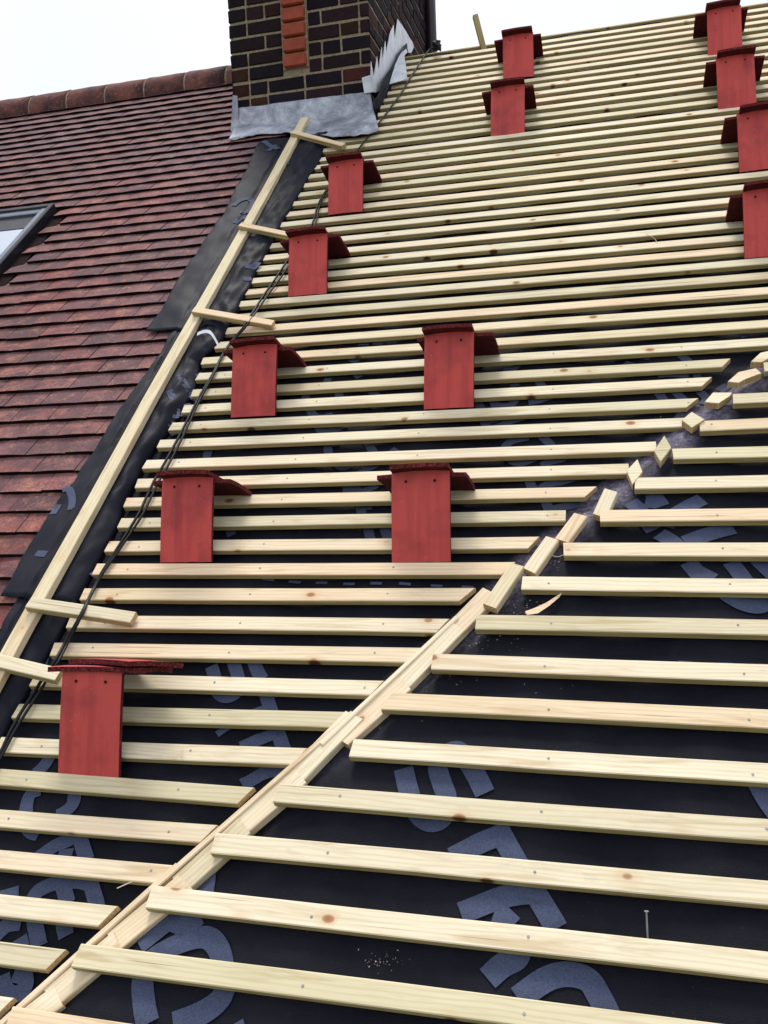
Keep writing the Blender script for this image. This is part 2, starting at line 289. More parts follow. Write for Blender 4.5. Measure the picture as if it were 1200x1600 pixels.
# ------------------------------------------------------------------ survey tables
LEFT_PX = [(645, 68), (640, 76), (634, 90), (632, 108), (622, 122), (612, 135), (603, 150), (596, 163), (590, 178), (586, 192), (560, 205), (530, 214), (507, 223), (498, 248), (490, 262), (475, 283), (467, 300), (458, 313), (450, 330), (440, 343), (423, 377), (413, 397), (403, 413), (393, 433), (387, 450), (373, 470), (367, 487), (353, 508), (343, 532), (316, 555), (313, 580), (308, 603), (288, 633), (274, 658), (250, 688), (231, 713), (214, 748), (198, 778), (187, 813), (168, 850), (147, 888), (125, 928), (103, 972), (78, 1013), (52, 1063), (25, 1110), (0, 1158), (-28, 1208), (-60, 1265), (-95, 1330), (-140, 1400), (-190, 1480), (-250, 1570), (-300, 1650)]
LEFT = sorted((at(x, y)[1], at(x, y)[0]) for x, y in LEFT_PX)
def left_u(v): return interp(LEFT, v)
FOLD_PX = [(-60, 1650), (0, 1597), (100, 1512), (200, 1425), (300, 1345), (400, 1255), (480, 1182), (560, 1115), (640, 1040), (720, 965), (800, 890), (870, 832), (940, 770), (1010, 700), (1080, 650), (1150, 600), (1215, 548), (1300, 480)]
FOLD = [(at(x, y, 0)[0], at(x, y, 0)[1]) for x, y in FOLD_PX]
def fold_v(u):
    if u < FOLD[0][0]: return FOLD[0][1]+(u-FOLD[0][0])*1.15
    if u > FOLD[-1][0]: return FOLD[-1][1]+(u-FOLD[-1][0])*1.25
    return interp(FOLD, u)
BN = 0.024                      # face level of the right-hand battens
# ------------------------------------------------------------------ underlay
def nz3(x, y, z=0.): return noise.noise(Vector((x, y, z)))
def mem_n(u, v):
    d = (fold_v(u)-v)*.62       # distance below the fold line
    k = max(0, min(1, (d-(.035 if u < -.25 else -.02))/.05)); base = MEMN + k*(BN-.002)
    wr = (.0035 if (d > .12 and v < LAPB) or (d < -.1 and v < LAPA) else 0)+.006*nz3(u*4, v*5)+.004*nz3(u*9, v*16, 3.)-.004*math.cos(u*2*math.pi/.42)+(.003*nz3(u*3-v*9, v*3+u*2, 11.) if d > .1 else 0)
    if abs(d-.02) < .12: wr += (.006 if u > -.25 else .0015)*nz3(u*30-v*24, (u+v)*3., 7.)*(1-abs(d-.02)/.12)
    if d < 0 and d > -.5 and u > -1.2: wr += 0
    return base + wr - .004
LAPB, LAPA = at(1100, 1157, 0).y, at(500, 1085, 0).y-.1
bm = bmesh.new()
grid(bm, lambda a, b: (lambda u, v: (u, v, mem_n(u, v)))(-1.76+a*4.3, -.7+b*(RV+.7)), 240, 300)
mem = obj('roof_underlay', bm, [MEM, CREASE], None, (0, 0, 0), None, True)
ca_ = mem.data.color_attributes.new('scuff', 'FLOAT_COLOR', 'POINT')
for i_, v_ in enumerate(mem.data.vertices):
    d = (fold_v(v_.co.x)-v_.co.y)*.62; k_ = max(0, min(1, (d+.05)/.03))*max(0, min(1, (.085+.03*nz3(v_.co.x*8, v_.co.y*8)-d)/.05))*max(0, min(1, (v_.co.x+.75)/.5))
    k_ *= 1.1+1.1*nz3(v_.co.x*40-v_.co.y*32, (v_.co.x+v_.co.y)*4, 2.); k_ = max(0, min(1, k_)); ca_.data[i_].color = (k_, k_, k_, 1)
tag(mem, 'black printed breathable underlay stretched over the stripped roof slope beneath the battens', 'roof underlay')
# printed lettering on the underlay (strokes surveyed from the photo)
PR_A = [
 [(82,1180),(72,1196),(56,1210)], [(66,1236),(50,1243),(43,1262),(43,1284),(50,1300),(62,1304)], [(119,1222),(118,1240),(114,1258),(98,1272),(88,1276)],
 [(55,1345),(85,1322),(112,1310),(120,1300)], [(122,1296),(128,1320),(136,1345)], [(90,1338),(112,1336)], [(48,1412),(60,1392),(90,1378),(120,1376),(140,1380)], [(140,1376),(148,1400),(156,1440)], [(98,1384),(106,1412)],
 [(52,1420),(56,1450),(61,1478)], [(98,1436),(102,1462)], [(-10,1410),(30,1396)], [(-5,1462),(14,1446),(34,1442)], [(30,1466),(34,1482)], [(2,1524),(4,1542),(14,1552),(30,1550),(38,1540),(36,1524),(20,1520)],[(4,1600),(-6,1570)],
 [(330,1040),(336,1060),(340,1080),(352,1090),(368,1086),(374,1070),(370,1050),(366,1034),(380,1026),(394,1030),(402,1048),(410,1062)],
 [(414,1080),(424,1112),(436,1150),(448,1185)], [(426,1108),(404,1114),(386,1122)], [(346,1138),(352,1146)], [(436,1142),(410,1152),(376,1168)], [(442,1200),(412,1206),(378,1226)], [(450,1212),(470,1204)],
 [(188,1010),(196,1030)],[(70,1020),(62,1050),(42,1080),(30,1070),(28,1050)],[(20,1060),(40,1082)],
]
PR_A2 = [
 [(514,592),(500,612),(478,618),(484,640),(496,652),(520,648)], [(528,608),(534,628),(548,634),(560,628)], [(496,652),(500,672),(520,672),(540,662)], [(536,588),(540,580),(552,580),(562,590)], [(580,610),(590,620)],[(562,634),(580,632)],
 [(530,690),(514,694),(513,706),(522,720),(534,728),(550,724)], [(570,684),(580,700),(590,722),(574,732),(552,744),(542,760),(548,770),(566,764)], [(550,742),(560,780),(566,806)], [(566,768),(590,758)], [(562,792),(582,790)], [(572,816),(580,846)], [(600,824),(608,846)], [(562,800),(570,812)],
 [(548,560),(558,566)],
 [(812,566),(800,576),(786,576)], [(800,592),(806,604)], [(838,592),(848,606)], [(862,620),(842,627),(826,630)], [(768,618),(776,636),(790,646)], [(796,618),(806,624),(796,634),(778,634)],[(744,622),(752,640)], [(756,656),(766,668),(800,658),(828,650)],
 [(826,684),(798,690),(788,702),(796,716),(814,724),(842,714)], [(846,682),(858,694),(868,706),(880,716),(860,722),(846,728)], [(824,746),(834,768)], [(904,744),(876,754),(856,758),(838,770)], [(850,780),(858,798)], [(904,786),(878,794),(858,800)], [(768,640),(772,660)],
 [(326,702),(322,720)], [(338,720),(322,728),(298,734)], [(190,1180),(198,1160)], [(356,820),(362,836)], [(620,702),(600,716)],
 [(1046,548),(1062,556),(1076,566)], [(1016,560),(990,556),(960,558)],
 [(1028,588),(1044,586),(1076,588)], [(1084,590),(1096,588)], [(1028,614),(1038,628)], [(1052,610),(1068,626)], [(1094,612),(1104,624),(1098,634)], [(1056,650),(1070,654)], [(1170,520),(1156,524)],
 [(975,566),(990,572)],[(930,592),(934,600)],[(1124,610),(1138,600)],
]
PR_B = [
 [(630,1200),(640,1240),(652,1270),(672,1284),(692,1276),(698,1248),(690,1222),(684,1198),(694,1178),(716,1172),(732,1192),(744,1212),(758,1240)],
 [(776,1290),(806,1346),(838,1398),(870,1452)], [(784,1306),(746,1320),(706,1340)], [(836,1396),(790,1402),(720,1428)], [(800,1424),(786,1444),(796,1480)], [(762,1530),(784,1510),(806,1498),(812,1486)],
 [(810,1562),(850,1532),(884,1522),(918,1530),(936,1556),(952,1590),(972,1640)], [(1182,1220),(1200,1252),(1230,1290)], [(1196,1250),(1240,1240)],
 [(216,1476),(240,1456),(266,1438),(290,1444),(312,1430)], [(318,1362),(318,1390),(306,1420)], [(300,1388),(322,1378)], [(232,1600),(226,1570),(224,1530),(236,1500),(276,1476),(318,1464),(340,1480),(350,1520),(348,1556),(320,1580),(270,1600)], [(364,1602),(372,1630)],
 [(985,782),(1000,796),(1010,812),(1022,826)], [(1008,782),(1026,784)],[(1020,770),(1034,790)], [(1098,780),(1070,794),(1050,806),(1040,822)], [(1030,832),(1050,846),(1064,860)], [(1146,824),(1104,836),(1070,848)], [(1076,878),(1090,896),(1110,920)], [(1096,906),(1110,892)],
 [(1142,878),(1156,896),(1172,916),(1196,936),(1186,946),(1162,944),(1138,932),(1126,918)], [(1184,872),(1210,896)], [(1010,690),(1000,700)],
]
def strokes(name, data, wd, nfun, mat=None):
    for k, st in enumerate(data):
        bm = bmesh.new()
        P = [at(x, y, MEMN if nfun is None else nfun) for x, y in st]; P = smoothpath(P, 5) if len(P) > 2 else [P[0].lerp(P[1], t/4) for t in range(5)]
        prev = None
        for i, p in enumerate(P):
            t = (P[min(i+1, len(P)-1)]-P[max(i-1, 0)]); t.z = 0
            if t.length < 1e-6: continue
            t.normalize(); q = Vector((-t.y, t.x, 0))*wd*.5
            row = []
            for s_ in (-1, 0, 1):
                pp = p+q*s_; row.append(bm.verts.new((pp.x, pp.y, mem_n(pp.x, pp.y)+.0035+.00025*(k % 5))))
            if prev:
                bm.faces.new((prev[0], prev[1], row[1], row[0])); bm.faces.new((prev[1], prev[2], row[2], row[1]))
            prev = row
        obj(name, bm, mat or PRINT, mem)
strokes('printed_letter', PR_A, .036, MEMN); strokes('printed_letter', PR_A2, .030, MEMN, PRINTA); strokes('printed_letter', PR_B, .046, BN-.027)
DASH = [((x-9, y), (x+9, y+1)) for x, y in ((300,901),(345,903),(380,904),(420,906),(460,907),(502,908),(545,911),(588,912),(633,913),(682,914),(730,915))]
DASH += [((x-8, y), (x+8, y-.5)) for x, y in ((568,538),(590,536),(612,534),(640,531),(1000,478),(980,480))]
strokes('printed_dash', DASH, .010, MEMN)
strokes('printed_dash', [((x-10, y), (x+12, y+1)) for x, y in ((1133,1036),(1196,1037),(1070,1034))], .010, BN-.027)

# ------------------------------------------------------------------ battens
def nail_proto():
    bm = bmesh.new(); bmesh.ops.create_cone(bm, cap_ends=True, segments=8, radius1=.0032, radius2=.0028, depth=.0012); me = bpy.data.meshes.new('nail'); bm.to_mesh(me); bm.free(); me.materials.append(NAIL); return me
NAILME = nail_proto()
def batten(name, u0, v0, u1, v1, width, thick, nf, mats, cutl=0., cutr=0., warp=.0015, nails=(), seed=0, n1=None):
    """nf: face height at the left end, n1 at the right. v is the TOP (up-slope) edge; the face runs down by width."""
    n1 = nf if n1 is None else n1
    Lg = math.hypot(u1-u0, v1-v0); ang = math.atan2(v1-v0, u1-u0); tilt = math.atan2(n1-nf, Lg); rot = Matrix.Rotation(ang, 3, 'Z') @ Matrix.Rotation(-tilt, 3, 'Y')
    bm = bmesh.new(); seg = max(2, int(Lg/.22)); rings = []; bev = .0022
    for i in range(seg+1):
        t = i/seg; x = Lg*t; dy = warp*nz3(x*1.3, seed*3.1)*2; dz = warp*.8*nz3(x*1.1, seed*2.3+9); dw = .0012*nz3(x*5, seed+4.)
        xt = xb = x
        if i == 0: xb += cutl
        if i == seg: xb -= cutr
        prof = [(0-bev, 0), (-width+bev+dw, 0), (-width+dw, -bev), (-width+dw, -thick), (0, -thick), (0, -bev)]
        ring = []
        for (py, pz) in prof:
            q = -py/width; ring.append(bm.verts.new((xt*(1-q)+xb*q, py+dy, pz+dz)))
        rings.append(ring)
    mi = [0, 0, 1, 2, 1, 0]
    for i in range(seg):
        for k in range(6):
            f_ = bm.faces.new((rings[i][k], rings[i][(k+1) % 6], rings[i+1][(k+1) % 6], rings[i+1][k])); f_.material_index = (0 if k in (0, 5, 1) else 1)
    for rg in (rings[0][::-1], rings[-1]): f_ = bm.faces.new(rg); f_.material_index = 2
    o = obj(name, bm, mats, None, (u0, v0, nf), rot)
    for un in nails:
        if u0+.02 < un < u1-.02:
            no = bpy.data.objects.new('nail', NAILME); C.objects.link(no); no.parent = o
            x = un-u0; no.location = (x, -width*(.5+.12*random.uniform(-1, 1)), .0006+warp*.8*nz3(x*1.1, seed*2.3+9)); no.rotation_euler = (random.uniform(-.15, .15), random.uniform(-.15, .15), 0)
    return o
d900 = {8:518,7:544,6:571.7,5:600,4:631,3:659,2:694,1:726,0:760.7}
for i, y in enumerate([491.9,469.4,447.8,426.3,406,387.8,368.5,349.9,331.9,314.3,297.8,281.6,265.9,250.9,236.6,223.1,209.1,196.9,182.8,169.7,158.4,145.9,134.4,122.8,112.5,101.8,91.3,81.9,71.3,60.9]): d900[9+i] = y
d700 = {0:765,1:732,2:701,3:669,4:639,5:610,6:587,7:560,8:535,9:511,10:487,-1:800,-2:839,-3:878,-4:917.7}
for i, y in enumerate([464,444,426,408,389,371.6,352.8,336,320,304,288,274,259.6,246,233,220,207]): d700[11+i] = y
d150 = {-3:879.5,-4:918.5,-5:961,-6:1004,-7:1053,-8:1101.7,-9:1156.7,-10:1211.7,-11:1275,-12:1340,-13:1411.7,-14:1489,-15:1578}
REND = {6:(1142,562,.03),5:(1113,590,.035),4:(1092,623,.04),3:(1069,656,0),2:(1025,693,0),1:(982,723,0),0:(933,761,.035),-1:(884,800,0),-2:(843,839,.03),-3:(806,877,.035),-4:(743,918,.04),-5:(702,967,.03),-6:(660,1012,.03),-7:(600,1063,.03),-8:(543,1112,.03),-9:(480,1169,.03),-10:(397,1230,.03),-11:(340,1289,.03),-12:(272,1351,.03),-13:(183,1419,.03),-14:(100,1490,.03),-15:(20,1563,.03)}
AROWS = {}
random.seed(11)
NA = 40
for n in range(-15, NA):
    k = n+16
    vm = []
    if n in d900: vm.append(at(900, d900[n])[1])
    if n in d700: vm.append(at(700, d700[n])[1])
    u1, c1, v1 = 2.35, 0., None
    if n in REND:
        x, y, c1 = REND[n]; p = at(x, y); u1 = p[0]
        if n <= -5: v1 = p[1]
    if n in d150:
        p = at(150, d150[n]); va, ua = p[1], p[0]
        if v1 is None: q = at(700, d700[n]); v1_, ub = q[1], q[0]
        else: v1_, ub = v1, u1
        sl_ = (v1_-va)/(ub-ua) if abs(ub-ua) > .3 else 0
        sl_ = max(-.02, min(.02, sl_)); v0f = lambda u, va=va, ua=ua, sl_=sl_: va+(u-ua)*sl_
    else:
        vv = sum(vm)/len(vm) if vm else 1.95026+.1*n
        if n >= 35: vv = 1.95026+.1*n*.998+.01
        sl_ = random.uniform(-.001, .001); v0f = lambda u, vv=vv, sl_=sl_: vv+u*sl_
    if v0f(0) > RV-.04: continue
    if n >= 7:
        while u1 > .3 and fold_v(u1) > v0f(u1)-.06: u1 -= .01
        c1 = .03
    u0 = left_u(v0f(0)-.02)
    if n < 12: u0 += random.uniform(-.006, .006)
    if 4.2 < v0f(0): u0 -= .0
    AROWS[n] = v0f
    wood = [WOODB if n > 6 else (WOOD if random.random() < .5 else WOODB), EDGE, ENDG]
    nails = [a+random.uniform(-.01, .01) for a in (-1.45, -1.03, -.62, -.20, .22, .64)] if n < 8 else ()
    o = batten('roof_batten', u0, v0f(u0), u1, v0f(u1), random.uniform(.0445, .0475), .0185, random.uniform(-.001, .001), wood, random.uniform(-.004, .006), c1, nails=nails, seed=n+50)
    tag(o, 'pale batten in the main left-hand field, %s row up from the bottom of the photo' % nth(k), 'batten', 'battens across the main roof slope')
# right-hand battens
BL = [(1193,566,1230,565.5),(1145,615,1200,611),(1093,656.7,1200,651.7),(1050,700,1200,697),(993,745,1200,742.7),(937,796.7,1200,793),(880,846.7,1200,846.7),(816.7,900,1200,905),(745,960,1200,967.3),(676.7,1020.7,1200,1040.7),(613,1082,1200,1110),(553,1154,1200,1193),(436.7,1224,1200,1280),(336.7,1301.7,1200,1375.7),(238,1384,1200,1486),(127,1473,800,1557),(20,1572,600,1655)]
for i, (x0, y0, x1, y1) in enumerate(BL):
    p, q = at(x0, y0, BN), at(x1, y1, BN); sl_ = (q[1]-p[1])/(q[0]-p[0]) if i > 1 else 0
    sl_ = max(-.012, min(.012, sl_)); ue = 2.35
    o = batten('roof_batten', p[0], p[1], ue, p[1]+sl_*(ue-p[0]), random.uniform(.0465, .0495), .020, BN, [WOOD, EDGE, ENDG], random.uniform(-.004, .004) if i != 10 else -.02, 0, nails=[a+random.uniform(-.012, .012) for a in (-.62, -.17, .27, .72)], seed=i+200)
    tag(o, 'wide pale batten right of the diagonal, %s row up from the bottom' % nth(len(BL)-i), 'batten', 'wide battens right of the diagonal')

# ------------------------------------------------------------------ diagonal strips and blocks
def diag(name, x0, y0, x1, y1, wd, thick, nt_, label, grp, mats=None, n1=None, cut0=0., cut1=0.):
    p, q = at(x0, y0, nt_), at(x1, y1, nt_ if n1 is None else n1)
    d = Vector((q.x-p.x, q.y-p.y, 0)).normalized(); s_ = Vector((-d.y, d.x, 0))*wd*.5
    o = batten(name, p.x+s_.x, p.y+s_.y, q.x+s_.x, q.y+s_.y, wd, thick, nt_, mats or [WOOD, WOOD, ENDG], cut0, cut1, nails=(), seed=x0*.1, n1=n1)
    tag(o, label, 'batten offcut' if grp else 'batten', grp); return o
G1 = 'batten offcuts laid along the diagonal'
for k, (x0, y0, x1, y1) in enumerate([(-30,1622,275,1349),(232,1388,548,1110),(500,1160,712,962)]):
    diag('timber_strip', x0+2, y0+2, x1+2, y1+2, .014, .027, .003+.001*k, ['thin edge-on timber strip along the diagonal at the bottom left corner', 'thin edge-on timber strip in the middle of the diagonal', 'uppermost thin timber strip on the diagonal, ending by a slanted batten end'][k], None)
offc = [(-5,1630,92,1556),(76,1562,186,1470),(176,1474,288,1382),(279,1384,384,1289),(376,1292,470,1212),(452,1222,552,1120),(530,1158,634,1066),(610,1084,716,978),(690,1006,768,926),(760,948,803,884),(822,892,858,842),(872,846,902,806),(932,806,950,766)]
for k, (x0, y0, x1, y1) in enumerate(offc):
    top = k > 8
    diag('batten_offcut', x0+(-1 if not top else 5), y0-1, x1+(-1 if not top else 5), y1-1, .054 if not top else .040, .024, -.0015 if not top else .020, '%s offcut up the diagonal line of overlapping batten pieces' % nth(k+1), G1, n1=(-.0005+.002*(k % 2)) if not top else .026, cut0=random.uniform(-.008, .008), cut1=random.uniform(-.01, .01))
BLK = [([(979,735),(996,717),(1004,737),(988,757)], 'first loose wedge block above the chain, by a cut batten end', .026),
       ([(1022,704),(1038,680),(1049,699),(1032,722)], 'loose angled block standing on scuffed underlay, second wedge up the diagonal', .028),
       ([(1065,656),(1081,643),(1101,655),(1081,668)], 'diamond shaped loose offcut touching a cut batten end', .03),
       ([(1101,628),(1114,613),(1144,613),(1141,618),(1123,630)], 'lozenge offcut with slanted ends lying left of a right-hand batten', .024),
       ([(1137,596),(1154,581),(1181,575),(1190,583),(1164,592),(1154,598)], 'long lozenge offcut near the right edge of the photo', .024),
       ([(1173,565),(1188,551),(1212,545),(1208,556),(1190,566)], 'topmost offcut of the diagonal, cut by the right edge of the photo', .024)]
for pts, lab, nn in BLK:
    P = [at(x, y, nn) for x, y in pts]; cx = sum((p for p in P), Vector())/len(P)
    bm = bmesh.new(); prism(bm, [(p.x-cx.x, p.y-cx.y) for p in P][::-1], -.025, 0, 0, 1)
    bmesh.ops.bevel(bm, geom=bm.edges[:], offset=.0012, segments=1, affect='EDGES')
    tag(obj('batten_offcut', bm, [WOOD, ENDG], None, (cx.x, cx.y, nn)), lab, 'batten offcut', G1)
# splinter
P = [at(x, y, .012) for x, y in ((822,958),(838,954),(856,944),(872,932),(878,926))]
bm = bmesh.new(); ws = [.006, .009, .006, .004, .001]; prev = None
for p, w_ in zip(P, ws):
    d = Vector((.6, .8, 0)); r_ = [bm.verts.new(p-P[0]+Vector((-.5*w_, w_, 0))), bm.verts.new(p-P[0]+Vector((.5*w_, -w_, 0))), bm.verts.new(p-P[0]+Vector((0, 0, -.006)))]
    if prev:
        for a in range(3): bm.faces.new((prev[a], prev[(a+1) % 3], r_[(a+1) % 3], r_[a]))
    else: bm.faces.new(r_[::-1])
    prev = r_
bm.faces.new(prev); tag(obj('wood_splinter', bm, WOOD, None, tuple(P[0])), 'curved pale wood splinter lying on the underlay between two right-hand battens', 'splinter')
# loose nail standing on the underlay
p0, p1 = at(1012, 1466, .0), at(1010, 1424, .03)
bm = bmesh.new(); tube(bm, [Vector((0, 0, 0)), p1-p0], .0019, 8); e_ = (p1-p0); bmesh.ops.create_cone(bm, cap_ends=True, segments=10, radius1=.0045, radius2=.0045, depth=.0015, matrix=Matrix.Translation(e_) @ e_.to_track_quat('Z', 'Y').to_matrix().to_4x4())
tag(obj('loose_nail', bm, NAIL, None, tuple(p0)), 'bright loose nail propped against a batten on the dark underlay, lower right', 'nail')
# sawdust and shavings
bm = bmesh.new(); random.seed(5)
def chip(x, y, n, s_):
    p = at(x, y, n); p.z = mem_n(p.x, p.y)+.002; a = random.uniform(0, 6.28); dx = Vector((math.cos(a), math.sin(a), random.uniform(-.3, .3)))*s_; dy = Vector((-math.sin(a), math.cos(a), .4))*s_*random.uniform(.15, .5)
    vs = [bm.verts.new(p+q) for q in (-dx-dy, dx-dy, dx+dy, -dx+dy)]; bm.faces.new(vs)
for cx_, cy_, sg, cnt in ((595,1500,16,40),(690,1050,30,50),(805,945,22,70),(770,995,30,40),(720,965,12,14),(862,878,20,40),(660,1100,40,25),(560,1450,90,12),(1040,700,20,26),(1000,740,18,20),(320,1170,14,10),(470,1160,12,8),(855,1070,60,12),(1050,640,20,14)):
    for _ in range(cnt): chip(random.gauss(cx_, sg), random.gauss(cy_, sg*.45), BN-.027, random.choice((.0005, .0007, .0009, .0015)))
tag(obj('sawdust', bm, WOOD, None, (0, 0, 0)), 'pale sawdust and chips scattered on the underlay along the diagonal', 'sawdust', None, 'stuff')
for k, pp in enumerate([[(183,1388),(196,1382),(206,1378)], [(286,1186),(284,1176),(285,1170)], [(912,802),(920,806),(938,803)], [(862,868),(872,870),(880,867)], [(700,432),(720,440),(728,452)][:0] or [(1010,366),(1022,372),(1026,378)]]):
    P = [at(x, y, .004) for x, y in pp]; bm = bmesh.new(); tube(bm, [q-P[0] for q in smoothpath(P, 4)], .0011, 5)
    tag(obj('wood_sliver', bm, WOOD, None, tuple(P[0])), ['thin wood sliver on dark underlay left of the diagonal near the bottom', 'tiny upright sliver below a batten right of the nearest tile stack', 'pale sliver hanging off a cut right-hand batten end', 'sliver at the end of the batten beside the uppermost slanted offcuts', 'tiny curled sliver between battens high on the main slope'][k], 'splinter')

# ------------------------------------------------------------------ verge: loose underlay strips, rail, cross pieces, cables
def strip(name, leftpx, vlo, vhi, nl, label, over, seed, taper=None):
    Lt = sorted((at(x, y, .03)[1], at(x, y, .03)[0]) for x, y in leftpx)
    def fn(a, b):
        v = vlo+(vhi-vlo)*b; ul = interp(Lt, v); ur = left_u(v)+(.014 if over(v) else -.012)
        u = ul+(ur-ul)*a
        x = u+1.67           # rail position
        u += .012*nz3(v*6, seed*1.3)*(1-a)+.005*nz3(v*21, seed)*(1-a); n = nl+.004*nz3(u*7, v*5, seed)+.002*nz3(u*20, v*14, seed)
        if u < -1.74: n = nl+.006+.007*nz3(u*9, v*6, seed)+.006*abs(nz3(u*5+v*7, v*4-u*9, seed+1))+.012*max(0, 1-a*9)*nz3(v*8, seed)
        if x > .03:
            t = min(1, (x-.03)/max(.02, ur+1.67-.03)); cr_ = .016*(1 if v > 1.9 else .45)
            n = nl*(1-t)+(.006 if over(v) else -.018)*t + cr_*math.sin(math.pi*t)*(.7+.8*nz3(u*11, v*9, seed+2)) + cr_*1.3*(.25-abs(nz3(u*13+v*5, v*8-u*4, seed+5)))*math.sin(math.pi*min(1, t*1.1)) + cr_*.5*nz3(u*34, v*22, seed+6)
            if a > .995: n -= .012
        vv = v+(.012*nz3(u*6, seed*1.7) if b in (0, 1) else 0)
        return (u, vv, n)
    bm = bmesh.new(); nvv = int((vhi-vlo)/.022); grid(bm, fn, 46, nvv)
    o = obj(name, bm, STRIP, None, (0, 0, 0), None, True)
    md = o.modifiers.new('thickness', 'SOLIDIFY'); md.thickness = .0018; md.offset = -1
    tag(o, label, 'roof underlay', 'loose underlay strips along the party line'); return o, fn
stU, fU = strip('underlay_strip', [(408,213),(385,263),(360,313),(327,367),(293,413),(260,470),(227,518),(224,522)], 2.925, 4.80, .024, 'upper loose black underlay strip tucked under the grey apron flashing', lambda v: True, 1.)
stM, fM = strip('underlay_strip', [(262,528),(240,563),(213,600),(190,633),(150,697),(113,753),(93,777),(67,817),(33,870),(3,925),(2,928)], 1.50, 2.98, .017, 'middle loose black underlay strip with crumpled printed folds beside the timber rail', lambda v: v > 2.75, 4.)
stL, fL = strip('underlay_strip', [(28,925),(12,955),(0,985),(-25,1030),(-80,1130),(-160,1250),(-400,1600)], -.6, 1.56, .010, 'lowest loose black underlay strip at the left edge, under the fallen cross piece', lambda v: False, 8.)
# print on the strips
def sprint(parent, fn, vlo, vhi, ulr, data, wd):
    for st in data:
        bm = bmesh.new()
        P = smoothpath([at(x, y, .02) for x, y in st], 5); prev = None
        for i, p in enumerate(P):
            t = (P[min(i+1, len(P)-1)]-P[max(i-1, 0)]); t.z = 0; t.normalize(); q = Vector((-t.y, t.x, 0))*wd*.5; row = []
            for s_ in (-1, 0, 1):
                pp = p+q*s_; b = (pp.y-vlo)/(vhi-vlo)
                f0, f1 = fn(0, b), fn(.99, b); a = max(0, min(.99, (pp.x-f0[0])/(f1[0]-f0[0]))); g = fn(a, min(.999, max(.001, b))); row.append(bm.verts.new((pp.x, pp.y, g[2]+.0035)))
            if prev: bm.faces.new((prev[0], prev[1], row[1], row[0])); bm.faces.new((prev[1], prev[2], row[2], row[1]))
            prev = row
        obj('printed_letter', bm, PRINT, parent)
sprint(stU, fU, 2.925, 4.80, None, [[(412,224),(424,232),(436,236)],[(420,240),(432,230)],[(366,326),(376,318),(390,314),(396,322),(388,332),(376,336)],[(368,352),(380,342),(394,346)],[(384,420),(396,416),(404,408)],[(380,436),(392,432)],[(438,262),(452,256)]], .028)
sprint(stM, fM, 1.50, 2.98, None, [[(280,585),(290,600),(300,612)],[(264,610),(272,626),(270,644)],[(288,620),(282,640)],[(300,580),(312,572)],[(300,598),(306,618)],[(262,650),(268,668)],[(100,770),(110,768),(114,784),(112,798)],[(84,806),(92,790)],[(58,867),(74,868)],[(138,882),(146,888)]], .026)
# timber rail
ra, rb = at(-20, 1090, .045), at(480, 183, .045)
rail = batten('timber_rail', -1.645+.0, 0.9, -1.645, rb.y, .05, .024, .046, [WOOD, WOOD, ENDG], 0, 0, .004, nails=(), seed=3)
# lies up the slope: rebuild placement so its length follows v
mt = (FR @ Matrix.Rotation(math.pi/2, 3, 'Z')).to_4x4(); mt.translation = W(-1.6985, .35, .046); rail.matrix_world = mt
me_ = rail.data; Lr = rb.y-.35
xs = max(v_.co.x for v_ in me_.vertices)
for v_ in me_.vertices: v_.co.x *= Lr/xs
tag(rail, 'long straight pale timber rail running up the slope over the loose underlay', 'timber rail')
def cross(x0, y0, x1, y1, wd, n0, n1, label, th=.022):
    p, q = at(x0, y0, n0), at(x1, y1, n1)
    o = batten('cross_piece', p.x, p.y, q.x, q.y, wd, th, n0, [WOOD, EDGE, ENDG], random.uniform(-.004, .004), random.uniform(-.004, .004), .001, nails=(), seed=x0, n1=n1)
    tag(o, label, 'batten offcut', 'cross pieces tying the timber rail to the battens')
cross(460, 203, 541, 224, .034, .071, .030, 'short cross piece at the top of the timber rail, just below the apron flashing')
cross(378, 347, 462, 364, .034, .071, .030, 'short cross piece on the rail ending behind a red tile stack, second from the top')
cross(305, 479, 430, 500, .036, .071, .028, 'cross piece over the rail beside the white tie, crossed by the black cable')
cross(50, 932, 214, 956, .040, .071, .028, 'larger cross piece with sharp sawn end, fixed over the rail above the nearest tile stack')
cross(-14, 1018, 98, 1044, .040, .071, .040, 'lowest cross piece at the left edge, its right end behind the nearest tile stack')
# white tie
P = [at(x, y, n) for x, y, n in ((308,522,.03),(318,518,.045),(328,519,.05),(335,528,.045),(342,541,.03))]
bm = bmesh.new(); pv = None
for p in smoothpath(P, 5):
    rw = [bm.verts.new(p-P[0]+q) for q in (Vector((0, .007, .003)), Vector((0, -.007, -.003)), Vector((0, -.006, -.006)))]
    if pv:
        for a in range(3): bm.faces.new((pv[a], pv[(a+1) % 3], rw[(a+1) % 3], rw[a]))
    pv = rw
tag(obj('white_tie', bm, WHITE, None, tuple(P[0])), 'short white fabric tie lying over the black underlay beside the rail', 'tie')
